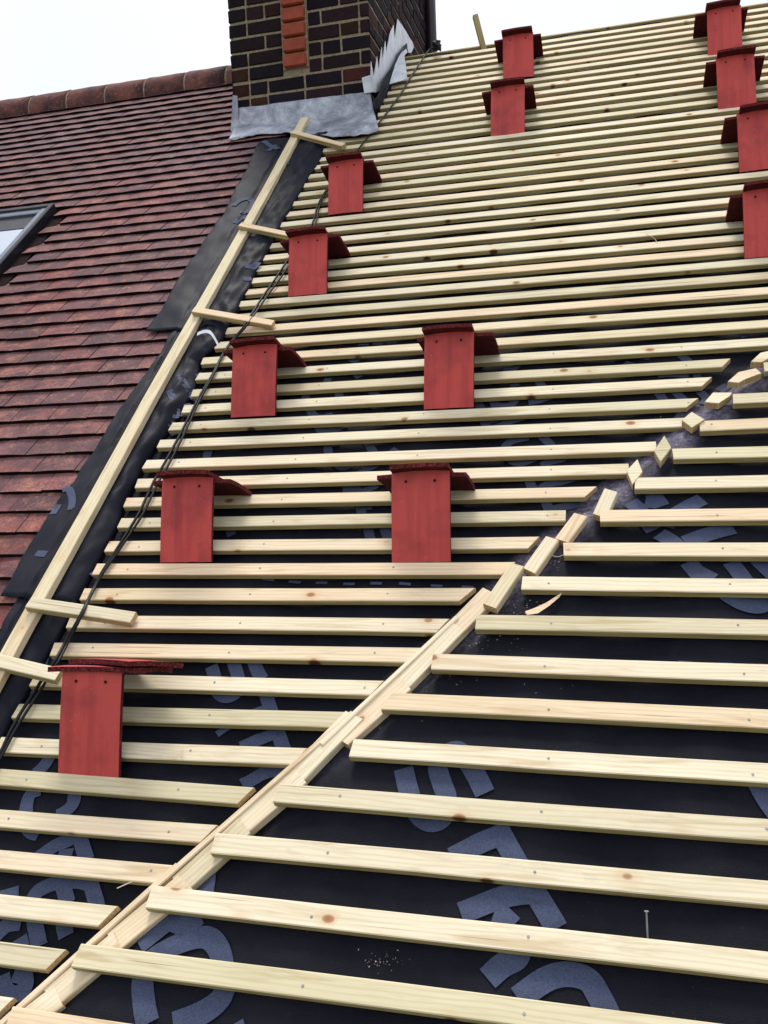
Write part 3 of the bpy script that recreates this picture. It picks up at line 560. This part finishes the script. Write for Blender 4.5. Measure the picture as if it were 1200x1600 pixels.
# cables
cab = [(676,75,.02),(669,80,.015),(657,97,.012),(640,123,.010),(625,148,.010),(610,168,.010),(600,182,.010),(578,210,.010),(557,237,.010),(534,268,.010),(510,297,.010),(497,320,.010),(487,352,.010),(466,382,.010),(447,410,.010),(430,436,.010),(413,460,.010),(395,488,.034),(380,512,.030),(367,527,.012),(350,550,.010),(332,585,.010),(313,617,.010),(295,652,.010),(277,687,.010),(258,722,.010),(240,753,.010),(218,800,.010),(200,830,.010),(180,862,.010),(160,893,.010),(146,920,.010),(133,947,.050),(120,972,.045),(103,1002,.012),(86,1032,.030),(67,1060,.012),(50,1087,.010),(33,1113,.010),(15,1145,.010),(0,1177,.010),(-40,1250,.012),(-120,1400,.012)]
for k, (dx, dn) in enumerate(((0, 0), (3.6, .002))):
    pts = [at(x+dx*(1+.9*math.sin(i*.55)), y+(k*2 if 20 < i < 41 else k*1), n+dn) for i, (x, y, n) in enumerate(cab) if not (k == 1 and i < 9)]
    bm = bmesh.new(); tube(bm, [p-pts[0] for p in smoothpath(pts, 4)], .0046 if k == 0 else .004, 8)
    tag(obj('cable', bm, CABLE, None, tuple(pts[0]), None, True), ['long black cable running from the chimney foot down over the battens', 'second thinner black cable lying right alongside the long one, starting lower'][k], 'cable')

# ------------------------------------------------------------------ tile stacks
TW, TL, TT = .170, .262, .0125
def tile_bm(w=TW, l=TL, t=TT, nib=True, seed=0):
    """local: x width (centred), y length 0..l, z thickness (top surface at 0), cross camber"""
    bm = bmesh.new(); nx, ny = 8, 6; cam_ = .0035; lon = .003
    top = []; bot = []
    for j in range(ny+1):
        rt, rb_ = [], []
        for i in range(nx+1):
            a = i/nx*2-1; b = j/ny*2-1
            z = -cam_*a*a-lon*b*b + .0006*nz3(i*.9, j*.8, seed)
            e_ = .0012*nz3(j*1.7, seed+3.*i) if i in (0, nx) else 0; g_ = .0014*nz3(i*1.9, seed+2.*j) if j in (0, ny) else 0
            x = a*w/2+e_; y = j/ny*l+g_
            rt.append(bm.verts.new((x, y, z))); rb_.append(bm.verts.new((x, y, z-t)))
        top.append(rt); bot.append(rb_)
    for j in range(ny):
        for i in range(nx):
            bm.faces.new((top[j][i], top[j][i+1], top[j+1][i+1], top[j+1][i])).material_index = 0
            bm.faces.new((bot[j][i], bot[j+1][i], bot[j+1][i+1], bot[j][i+1])).material_index = 2
    for i in range(nx):
        bm.faces.new((top[0][i], bot[0][i], bot[0][i+1], top[0][i+1])).material_index = 1
        bm.faces.new((top[ny][i], top[ny][i+1], bot[ny][i+1], bot[ny][i])).material_index = 1
    for j in range(ny):
        bm.faces.new((top[j][0], top[j+1][0], bot[j+1][0], bot[j][0])).material_index = 1
        bm.faces.new((top[j][nx], bot[j][nx], bot[j+1][nx], top[j+1][nx])).material_index = 1
    if nib:
        for sx in (-.045, .045):
            V = box(bm, sx-.016, sx+.016, l-.016, l-.001, -t-.016, -t-.0005-.001); 
            for v_ in V[:4]: v_.co.x = sx+(v_.co.x-sx)*.6
    for f_ in bm.faces: f_.smooth = False
    for v_ in bm.verts: pass
    return bm
def hole_bm(sx, l):
    bm = bmesh.new(); bmesh.ops.create_circle(bm, cap_ends=True, segments=12, radius=.0042, matrix=Matrix.Translation((sx, l-.030, -.0008)))
    for f_ in bm.faces: f_.normal_update()
    return bm
tile_mesh = []
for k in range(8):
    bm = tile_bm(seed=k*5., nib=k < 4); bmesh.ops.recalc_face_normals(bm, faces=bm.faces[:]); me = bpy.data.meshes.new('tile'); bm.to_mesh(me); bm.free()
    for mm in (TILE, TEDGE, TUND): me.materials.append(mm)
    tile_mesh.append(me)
holes = []
for sx in (-.042, .042):
    bm = hole_bm(sx, TL); me = bpy.data.meshes.new('nail_hole'); bm.to_mesh(me); bm.free(); me.materials.append(HOLE); holes.append(me)
def put_tile(p, rot, label, group, mesh=0, hole=False, scale=1):
    o = bpy.data.objects.new('red_roof_tile', tile_mesh[mesh % 8]); C.objects.link(o); place(o, p, rot); tag(o, label, 'roof tile', group)
    if hole:
        for hm in holes: h = bpy.data.objects.new('nail_hole', hm); C.objects.link(h); h.parent = o
    return o
def basis(x, y):                # columns x, y, z=x×y
    x = Vector(x).normalized(); y = Vector(y); y = (y-x*y.dot(x)).normalized(); z = x.cross(y); return Matrix((x, y, z)).transposed()
ST = [(85,186,1212,1047,'the nearest stack, bottom left of the photo'), (247,330,878,750,'the second stack up the left column'), (360,428,650,540,'the third stack up the left column, beside the white tie'), (450,509,460,365,'the fourth stack up the left column'), (512,566,332,250,'the top stack of the left column, nearest the chimney'),
      (612,703,878,740,'the lower stack of the middle column, beside the diagonal'), (663,738,637,522,'the second stack of the middle column'), (767,819,210,130,'the upper middle column, lower of its close pair'), (786,834,121,50,'the highest stack of the middle column, just under the ridge'),
      (1163,1220,402,292,'the lowest stack at the right edge of the photo'), (1155,1207,267,168,'the second stack up at the right edge of the photo'), (1123,1182,167,83,'the third stack up the right column'), (1107,1160,83,5,'the top right stack, touching the top of the photo')]
SHL = {0: .04, 1: .005, 2: .005, 3: .0, 4: -.0, 5: -.004, 6: .02, 7: 0, 8: -.005, 9: .005, 10: -.005, 11: .0, 12: -.01}
random.seed(21)
for k, (xl, xr, yb_, yt, nm) in enumerate(ST):
    a, b = at(xl, yb_, .002), at(xr, yb_, .002)
    uc = (a.x+b.x)/2
    if k in (9, 10): uc = a.x+.0865
    vb = a.y+.5*(b.y-a.y) if k not in (9, 10) else a.y-.004
    jt = random.uniform(-.01, .01)
    F0 = Vector((uc, vb, .001)); ft = Vector((uc+random.uniform(-.003, .003), vb+.199, .162))
    fy = (ft-F0); R_ = basis((1, random.uniform(-.015, .015), 0), fy)
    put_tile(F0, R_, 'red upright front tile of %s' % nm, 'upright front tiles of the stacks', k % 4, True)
    # shelf: tile laid crosswise, back edge on the battens, front edge held by the prop
    sdir = Vector((0, -.535, .845)).normalized(); back = Vector((uc+SHL[k], vb+.305, .006))
    # local x of tile = along shelf depth, local y along u
    R2 = basis(-sdir, (1, .0+random.uniform(-.03, .03), 0))
    if k:
        o_ = back+sdir*(TW/2+.002)-Vector((TL/2, 0, 0)); zc = R2 @ Vector((0, 0, 1))
        if zc.y < 0: R2 = basis(sdir, (1, random.uniform(-.02, .02), 0))
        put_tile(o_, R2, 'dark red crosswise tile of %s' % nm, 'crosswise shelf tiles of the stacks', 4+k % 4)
        # cap: tile on top, pointing at the viewer, nose just over the prop
        nrm = Vector((0, .845, .535)); nose = ft+Vector((random.uniform(-.004, .004), -.012, .036))+nrm*.006
        cdir = Vector((random.uniform(-.03, .03), .52, -.85)).normalized()
        Rc_ = basis((1, random.uniform(-.02, .05), random.uniform(-.015, .005)), cdir)
        zc = Rc_ @ Vector((0, 0, 1))
        if zc.y < 0:
            pass
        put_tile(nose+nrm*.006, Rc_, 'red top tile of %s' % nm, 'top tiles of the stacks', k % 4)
    else:
        # nearest stack: two flat tiles seen almost edge-on, the upper one twisted to the right
        h1 = Vector((0, .59, -.81)).normalized(); Ra = basis(-h1, (1, 0, .012)); c1_ = at(146, 1040, .176)
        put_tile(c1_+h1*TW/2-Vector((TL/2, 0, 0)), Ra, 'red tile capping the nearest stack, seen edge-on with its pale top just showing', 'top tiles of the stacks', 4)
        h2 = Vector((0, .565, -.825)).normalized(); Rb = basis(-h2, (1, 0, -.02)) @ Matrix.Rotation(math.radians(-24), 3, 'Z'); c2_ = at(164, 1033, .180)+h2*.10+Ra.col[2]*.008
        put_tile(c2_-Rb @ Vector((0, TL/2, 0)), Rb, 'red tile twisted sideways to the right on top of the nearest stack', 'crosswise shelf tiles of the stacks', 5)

# ------------------------------------------------------------------ neighbouring old tiled roof
BRc = at(582.5, 177, 0)
nb = empty('tiled_roof', (-3.5, -.6, 0)); tag(nb, 'old weathered brown-red plain tiled roof slope of the neighbouring house, left of the underlay', 'tiled roof')
OR = Vector((-3.5, -.6, 0))
bm = bmesh.new(); cl = bm.loops.layers.color.new('tone'); random.seed(3)
g = .0993; tw = .1665; rows = int((RV-.12+.6)/g)+1
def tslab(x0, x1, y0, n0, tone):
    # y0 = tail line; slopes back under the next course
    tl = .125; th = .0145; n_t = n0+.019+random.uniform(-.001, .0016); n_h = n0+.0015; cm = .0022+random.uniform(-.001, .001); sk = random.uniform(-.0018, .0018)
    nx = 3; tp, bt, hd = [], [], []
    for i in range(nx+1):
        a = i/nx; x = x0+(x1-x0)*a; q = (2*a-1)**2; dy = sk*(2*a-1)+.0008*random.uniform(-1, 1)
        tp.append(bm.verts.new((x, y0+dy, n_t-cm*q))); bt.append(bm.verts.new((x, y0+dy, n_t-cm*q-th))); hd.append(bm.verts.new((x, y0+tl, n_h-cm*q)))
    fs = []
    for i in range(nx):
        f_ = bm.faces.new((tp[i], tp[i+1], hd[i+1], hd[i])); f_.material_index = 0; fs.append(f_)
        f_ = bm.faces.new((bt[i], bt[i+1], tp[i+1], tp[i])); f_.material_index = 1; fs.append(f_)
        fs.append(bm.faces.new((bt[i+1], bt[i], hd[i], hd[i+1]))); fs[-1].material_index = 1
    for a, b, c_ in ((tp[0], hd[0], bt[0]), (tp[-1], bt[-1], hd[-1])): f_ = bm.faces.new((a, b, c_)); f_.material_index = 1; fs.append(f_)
    for f_ in fs:
        for lp in f_.loops: lp[cl] = tone
p_s = [at(84, 316, .09), at(0, 429, .02)]
SKR = at(84.5, 316.5, .055); SKU = SKR.x; SKT = SKR.y     # top right outer corner of the roof window
SKW, SKH = .94, 1.12
for j in range(rows):
    v = -.6+j*g+random.uniform(-.0015, .0015)
    off = (j % 2)*tw*.5; k = 0; u = -1.757-off*.999
    if off: 
        tn = random.uniform(.7, 1.2); tslab(-1.757-off+.002-OR.x, -1.757-OR.x, v-OR.y, 0, (tn, tn*.95, tn*.95, 1))
    while u > -6.6:
        u0 = u-tw+.0025
        if not (u0 < SKU+.005 and u > SKU-SKW-.005 and SKT-SKH-.03 < v+.05 < SKT+.06 and (u0 > SKU-SKW-.2)):
            dark = .5+.5*nz3(u*1.1, v*1.1, 5.)
            tn = max(.5, random.gauss(.92, .14)-.10*dark)
            hue = random.random(); col_ = (tn*(1.12 if hue > .8 else 1), tn*(.9 if hue > .8 else .97), tn*(.85 if hue > .8 else (1.12 if hue < .4 else 1)), 1)
            if random.random() < .07: col_ = tuple(x*.7 for x in col_[:3])+(1,)
            tslab(u0-OR.x, u-OR.x, v+(random.uniform(-.008, .004) if random.random() < .05 else 0)-OR.y, random.uniform(-.0005, .001), col_)
        u -= tw
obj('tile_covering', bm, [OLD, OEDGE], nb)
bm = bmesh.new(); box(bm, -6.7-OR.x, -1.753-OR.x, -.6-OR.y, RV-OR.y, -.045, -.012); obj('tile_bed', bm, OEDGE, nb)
# back slope of both roofs
bm = bmesh.new()
R0 = W(0, RV, -.012)
ln = 6.6
a = [W(-6.7, RV, -.02), W(-1.75, RV, -.02)]; back_d = Vector((0, ca, -sa))
inv = FR.transposed()
def toloc(wp, org): return inv @ (wp-W(*org))
q = [a[0], a[1], a[1]+back_d*ln, a[0]+back_d*ln]
vs = [bm.verts.new(toloc(x, OR)) for x in q]; vs2 = [bm.verts.new(toloc(x-Vector((0, 0, .03)), OR)) for x in q]; bm.faces.new(vs); bm.faces.new(vs2[::-1])
for i in range(4): bm.faces.new((vs[i], vs2[i], vs2[(i+1) % 4], vs[(i+1) % 4]))
obj('back_slope', bm, RIDGE, nb)
# ridge tiles
rl = .298; rr = .128; RU0 = atpl(361, 110, BRc, YU).x
wc = W(0, RV+.0, -.040)
k = 0; u = RU0
while u > -6.4:
    bm = bmesh.new(); seg = 12; nl = 4; L0 = rl-.012
    for shell, rad in ((0, rr), (1, rr-.014)): pass
    rings = []
    for i in range(nl+1):
        x = -L0/2+L0*i/nl; fl = 1.0+.012*math.sin(i*2.1+k)
        ring = [bm.verts.new((x, math.cos(t)*rr*fl, math.sin(t)*rr*fl)) for t in [math.pi*(-.16+1.32*s_/seg) for s_ in range(seg+1)]]
        ring += [bm.verts.new((x, math.cos(t)*(rr-.015), math.sin(t)*(rr-.015))) for t in [math.pi*(-.16+1.32*s_/seg) for s_ in range(seg, -1, -1)]]
        rings.append(ring)
    m_ = len(rings[0])
    for i in range(nl):
        for s_ in range(m_): bm.faces.new((rings[i][s_], rings[i][(s_+1) % m_], rings[i+1][(s_+1) % m_], rings[i+1][s_]))
    bm.faces.new(rings[0]); bm.faces.new(rings[-1][::-1])
    bmesh.ops.recalc_face_normals(bm, faces=bm.faces[:]); me = bpy.data.meshes.new('ridge_tile'); bm.to_mesh(me); bm.free(); me.materials.append(RIDGE)
    for pl in me.polygons: pl.use_smooth = len(pl.vertices) == 4
    o = bpy.data.objects.new('ridge_tile', me); C.objects.link(o); o.parent = nb
    wp = Vector((u-rl/2, wc.y, wc.z+random.uniform(-.003, .003))); lp = toloc(wp, OR); o.location = lp; o.rotation_mode = 'QUATERNION'; o.rotation_quaternion = (inv @ Matrix.Rotation(random.uniform(-.01, .01), 3, 'Y')).to_quaternion()
    u -= rl; k += 1
bm = bmesh.new()              # mortar bedding: joints and pointing under the ridge tiles
u = RU0; random.seed(9)
def wbox(bm, x0, x1, y0, y1, z0, z1, org):
    c8 = [(x0, y0, z0), (x1, y0, z0), (x1, y1, z0), (x0, y1, z0), (x0, y0, z1), (x1, y0, z1), (x1, y1, z1), (x0, y1, z1)]
    hexa(bm, [toloc(Vector(c_), org) for c_ in c8])
while u > -6.4:
    rings = []
    for x in (u-.006, u+.006):
        rings.append([bm.verts.new(toloc(Vector((x, wc.y+math.cos(t)*(rr-.001), wc.z+math.sin(t)*(rr-.001))), OR)) for t in [math.pi*(-.1+1.2*s_/10) for s_ in range(11)]])
    for s_ in range(10): bm.faces.new((rings[0][s_], rings[0][s_+1], rings[1][s_+1], rings[1][s_]))
    u -= rl
wbox(bm, -6.4, RU0, wc.y-rr+.006, wc.y+rr-.006, wc.z-.12, wc.z-.02, OR)
obj('ridge_mortar', bm, MORT, nb)

# ------------------------------------------------------------------ roof window in the old roof
sk = empty('roof_window', (SKU-SKW/2, SKT-SKH, 0)); tag(sk, 'grey metal framed roof window with pale glass set in the old tiles at the left edge', 'roof window')
x0, x1, y0, y1 = -SKW/2, SKW/2, 0, SKH; fh = .055
def ring_frame(x0, x1, y0, y1, wd, z0, z1, name, mat, bev=.004, wt=None):
    wt = wt or wd
    bm = bmesh.new(); box(bm, x0, x0+wd, y0, y1, z0, z1, None, bev); box(bm, x1-wd, x1, y0, y1, z0, z1, None, bev); box(bm, x0+wd, x1-wd, y1-wt, y1, z0, z1-.002, None, bev); box(bm, x0+wd, x1-wd, y0, y0+wt, z0, z1-.002, None, bev); return obj(name, bm, mat, sk)
ring_frame(x0, x1, y0, y1, .026, -.02, fh, 'frame', FRAME)
sa_ = ring_frame(x0+.032, x1-.032, y0+.032, y1-.018, .038, .0, fh-.010, 'sash', SASH, .005, .052)
ring_frame(x0+.0262, x1-.0262, y0+.0262, y1-.0262, .0055, .0, fh-.006, 'seal', FRAME, .001)
bm = bmesh.new(); box(bm, x0+.068, x1-.068, y0+.08, y1-.068, .018, .024); gl = obj('glass', bm, GL, sk)
bm = bmesh.new(); box(bm, x0+.071, x1-.071, y1-.21, y1-.0715, .025, .027); obj('blind', bm, BLIND, sk)
bm = bmesh.new()              # flashing tray round the frame
box(bm, x0-.075, x0-.001, y0-.12, y1+.10, -.010, .009); box(bm, x1+.001, x1+.075, y0-.12, y1+.06, -.010, .006); box(bm, x0, x1, y1+.001, y1+.06, -.010, .008); box(bm, x0, x1, y0-.14, y0-.001, -.004, .022)
obj('flashing', bm, OEDGE, sk)  # near-black colour paints the shadowed gap round the frame

# ------------------------------------------------------------------ chimney (plumb; local axes = world axes)
CX0, CX1 = atpl(361, 110, BRc, YU).x, BRc.x
cw = W(BRc.x, BRc.y, 0); CY0 = cw.y; CZ0 = cw.z-.25; CY1 = CY0+1.72; CZ1 = cw.z+1.9
ch = bpy.data.objects.new('chimney', None); C.objects.link(ch); ch.location = (CX0, CY0, CZ0); tag(ch, 'dark brick chimney stack with pale mortar rising at the ridge between old and new roof', 'chimney')
def cobj(name, bm, mats, smooth=False):
    bmesh.ops.recalc_face_normals(bm, faces=bm.faces[:]); me = bpy.data.meshes.new(name); bm.to_mesh(me); bm.free()
    for mm in mats: me.materials.append(mm)
    if smooth:
        for pl in me.polygons: pl.use_smooth = True
    o = bpy.data.objects.new(name, me); C.objects.link(o); o.parent = ch; return o
wx, wy, wz = CX1-CX0, CY1-CY0, CZ1-CZ0
bm = bmesh.new(); cl = bm.loops.layers.color.new('tone'); box(bm, .006, wx-.006, .006, wy-.006, 0, wz); 
for f_ in bm.faces:
    f_.material_index = 1
random.seed(17); cz = .0845; j = 0; z = .02
pA = atpl(445, 100, BRc, YU); pB = atpl(480, 100, BRc, YU); pz = atpl(462, 106, BRc, YU)
PX0 = pA.x-CX0; PX1 = pB.x-CX0
PZ = (W(*pz).z)-CZ0
while z < wz-.09:
    for face in range(4):
        ln_ = wx if face % 2 == 0 else wy
        s_ = 0 if (j+face) % 2 == 0 else -.11
        patt = 0
        while s_ < ln_-.01:
            bl_ = .215 if (random.random() < .72) else .1025
            a_, b_ = max(0, s_), min(ln_, s_+bl_)
            s_ += bl_+.011
            if ln_-b_ < .05: b_ = ln_
            if b_-a_ < .03: continue
            if face == 0 and z+.07 > PZ-.01 and b_ > PX0-.012 and a_ < PX1+.012:
                segs = [(a_, min(b_, PX0-.014)), (max(a_, PX1+.014), b_)]
            else: segs = [(a_, b_)]
            for a_, b_ in segs:
                if b_-a_ < (.05 if len(segs) > 1 else .025): continue
                d0, d1 = random.uniform(-.002, .003), .02; zz0, zz1 = z+random.uniform(-.001, .001), z+.070+random.uniform(-.0025, .001)
                ea = .001 if a_ > 0 else 0
                if face == 0: c_ = (a_, b_, -d0, d1)
                elif face == 1: c_ = (wx-d1, wx+d0, a_, b_)
                elif face == 2: c_ = (a_, b_, wy-d1, wy+d0)
                else: c_ = (-d0, d1, a_, b_)
                n0_ = len(bm.faces)
                box(bm, c_[0], c_[1], c_[2], c_[3], zz0, zz1, None, .0035)
                bm.verts.ensure_lookup_table()
                for v_ in bm.verts[-24:]: v_.co += Vector((random.uniform(-.0022, .0022), random.uniform(-.0015, .0015), random.uniform(-.0022, .0022)))
                bm.faces.ensure_lookup_table()
                t_ = random.random(); tone = (.10, .075, .115, 1) if t_ < .5 else ((.15, .092, .115, 1) if t_ < .84 else ((.22, .11, .10, 1) if t_ < .95 else (.25, .16, .11, 1)))
                m2 = random.uniform(.7, 1.3); tone = tuple(x*m2 for x in tone[:3])+(1,)
                for f_ in bm.faces[n0_:] if False else [f__ for f__ in bm.faces if f__.index == -1 or f__.index >= n0_]:
                    f_.material_index = 0
                    for lp in f_.loops: lp[cl] = tone
                bm.faces.index_update()
        if s_ < 0: pass
    z += cz; j += 1
cobj('brickwork', bm, [BRK, MORT])
REDB = plain('orange_red_brick', (.30, .058, .030), .85)
pn = None; z = PZ; k = 0
bm = bmesh.new(); box(bm, PX0-.010, PX1+.010, -.003, .02, PZ-.004, wz-.02); cobj('panel_mortar', bm, [MORT])
while z < wz-.1:
    bm = bmesh.new(); V = box(bm, PX0, PX1, -.026, .01, z, z+.073, None, .007)
    for v_ in bm.verts: v_.co.y -= .010*max(0, 1-((v_.co.z-z-.036)/.036)**2)*(1 if v_.co.y < 0 else 0)
    cobj('red_brick', bm, [REDB]); z += .0845
# drain pipe at the rear corner
bm = bmesh.new(); tube(bm, [Vector((wx+.035, wy-.03, .3)), Vector((wx+.035, wy-.03, wz))], .04, 12); cobj('corner_pipe', bm, [plain('dark_plastic_pipe', (.02, .012, .018), .4)], True)
bm = bmesh.new(); bmesh.ops.create_icosphere(bm, subdivisions=3, radius=.05)
for v_ in bm.verts: v_.co *= .55*(1+.9*nz3(*(v_.co*30)))
for v_ in bm.verts: v_.co += (W(*at(684, 71, .04))-Vector((CX0, CY0, CZ0)))
cobj('bitumen_collar', bm, [plain('black_bitumen', (.012, .01, .014), .6)], True)
# lead flashings: things of their own, dressed against the chimney
def toW(p): return W(*p)
front = lambda x, y, o=.012: atpl(x, y, BRc-YU*o, YU)
side = lambda x, y, o=.012: atpl(x, y, BRc+Vector((o, 0, 0)), Vector((1, 0, 0)))
topl = [(367, 172), (374, 168), (400, 166), (440, 160), (480, 155), (520, 150), (555, 146), (578, 143)]
crl = [(368, 196), (376, 192), (402, 191), (442, 189), (482, 186), (522, 181), (556, 176), (584, 172)]
btl = [(356, 219), (372, 216), (402, 209), (440, 208), (482, 209), (524, 212), (560, 211), (592, 203)]
bm = bmesh.new(); rows_ = []
def lerp_pts(L_, t):
    x = t*(len(L_)-1); i = min(int(x), len(L_)-2); f_ = x-i; return (L_[i][0]*(1-f_)+L_[i+1][0]*f_, L_[i][1]*(1-f_)+L_[i+1][1]*f_)
NS = 40
for i in range(NS+1):
    t = i/NS; col_ = []
    a_ = front(*lerp_pts(topl, t), o=.010); c_ = front(*lerp_pts(crl, t), o=.02); b_ = at(*lerp_pts(btl, t), .03)
    for q in range(5):
        p = a_.lerp(c_, q/4); p = p+Vector((0, 0, .004*nz3(t*14, q*.8))); col_.append(p)
    for q in range(1, 7):
        p = c_.lerp(b_, q/6)+Vector((0, 0, .010*nz3(t*10, q*.9, 3.)*(q/6))); 
        if q == 6: p += Vector((0, .012*nz3(t*17, 1.), .006*nz3(t*21, 5.)))
        col_.append(p)
    rows_.append([bm.verts.new(p-BRc) for p in col_])
for i in range(NS):
    for q in range(10): bm.faces.new((rows_[i][q], rows_[i+1][q], rows_[i+1][q+1], rows_[i][q+1]))
o = obj('apron_flashing', bm, LEAD, None, tuple(BRc), None, True); md = o.modifiers.new('t', 'SOLIDIFY'); md.thickness = .003
tag(o, 'mottled grey lead apron flashing dressed across the chimney foot', 'flashing')
def poly_plate(name, P, nrm, th, mat, label, wob=.003):
    bm = bmesh.new(); c0 = sum(P, Vector())/len(P); vs = [bm.verts.new(p-c0) for p in P]; f_ = bm.faces.new(vs)
    bmesh.ops.triangulate(bm, faces=[f_]); bmesh.ops.subdivide_edges(bm, edges=bm.edges[:], cuts=2, use_grid_fill=True)
    for v_ in bm.verts: v_.co += nrm*wob*nz3(*(v_.co*11))*2
    o = obj(name, bm, mat, None, tuple(c0)); md = o.modifiers.new('t', 'SOLIDIFY'); md.thickness = th; md.offset = 0
    tag(o, label, 'flashing'); return o
z8 = lambda x, y: (540+x/7.275, y/7.275)
# the small turned tab on the front corner
tab = [front(*z8(x, y), o=.016) for x, y in ((185, 885), (270, 858), (300, 850), (318, 1045), (215, 1062))]
poly_plate('flashing_tab', tab, YU, .003, NLEAD, 'small bright lead tab turned round the front corner of the chimney', .001)
zz = [(285,850),(285,700),(322,890),(355,640),(372,800),(410,535),(416,700),(450,465),(462,600),(500,385),(512,540),(545,285),(554,450),(590,215),(640,285),(690,370),(725,430),(760,480),(772,540),(745,600),(712,600),(690,490),(645,545),(600,610),(570,670),(545,720),(480,830),(420,915),(392,1030),(340,1052),(318,1050)]
poly_plate('step_flashing', [side(*z8(x, y), o=.014) for x, y in zz], Vector((1, 0, 0)), .003, NLEAD, 'bright zigzag step flashing climbing the right side of the chimney', .0012)
up_ = [(690,490),(600,605),(545,720),(490,810),(415,930),(392,1045),(335,1120),(310,1180),(345,1250),(430,1160),(500,960),(540,770),(700,575)]
poly_plate('underlay_upturn', [side(*z8(x, y), o=.045 if y > 900 else .03) for x, y in up_], Vector((1, 0, 0)), .003, STRIP, 'black underlay turned up against the chimney side below the zigzag flashing', .004)
fl = [(690,555),(650,590),(600,660),(560,740),(530,850),(500,962),(600,925),(698,885),(688,760),(668,640),(705,600)]
poly_plate('lead_soaker', [at(*z8(x, y), .03+.05*(1-(y-555)/400)) for x, y in fl], Vector((0, 0, 1)), .003, NLEAD, 'bright loose lead flap hanging from the chimney side over the batten ends', .004)
P = [at(366, 150, .13), at(372, 150, .13), at(373, 200, .05), at(363, 206, .05)]
poly_plate('side_flashing', [atpl(x, y, BRc-YU*.02, YU) for x, y in ((364,149),(371,150),(373,192),(379,203),(366,207),(361,205))], YU, .006, LEAD, 'narrow upright grey lead strip at the left corner of the chimney foot', .001)
# stick poking up behind the ridge
b0 = atpl(754, 70, Vector((0, RV+.03, 0)), YU); b1 = atpl(743, 27, Vector((0, RV+.03, 0)), YU)
bm = bmesh.new(); dv = b1-b0; Rm = basis(dv, Vector((1, 0, -.3))); box(bm, -.12, dv.length+.01, -.016, .016, -.019, .019, [1, 0, 2, 2, 2, 2], .001)
tag(obj('batten_end', bm, [WOOD, EDGE, ENDG], None, tuple(b0), Rm), 'short batten end sticking up above the ridge against the sky', 'batten')
# ridge board and far slope of the stripped roof
bm = bmesh.new(); box(bm, CX1+.02, 2.4, RV-.008, RV+.010, -.10, -.019); tag(obj('ridge_board', bm, [EDGE], None, (0, 0, 0)), 'thin dark ridge board edge along the top of the battened slope', 'ridge board')
bm = bmesh.new(); a = [W(-1.75, RV, -.03), W(2.45, RV, -.03)]; q = [a[0], a[1], a[1]+back_d*ln, a[0]+back_d*ln]
bm2 = bm; vs = [bm.verts.new(x) for x in q]; vs2 = [bm.verts.new(x-Vector((0, 0, .03))) for x in q]; bm.faces.new(vs); bm.faces.new(vs2[::-1])
for i in range(4): bm.faces.new((vs[i], vs2[i], vs2[(i+1) % 4], vs[(i+1) % 4]))
wobj('back_slope', bm, RIDGE, None, hb)
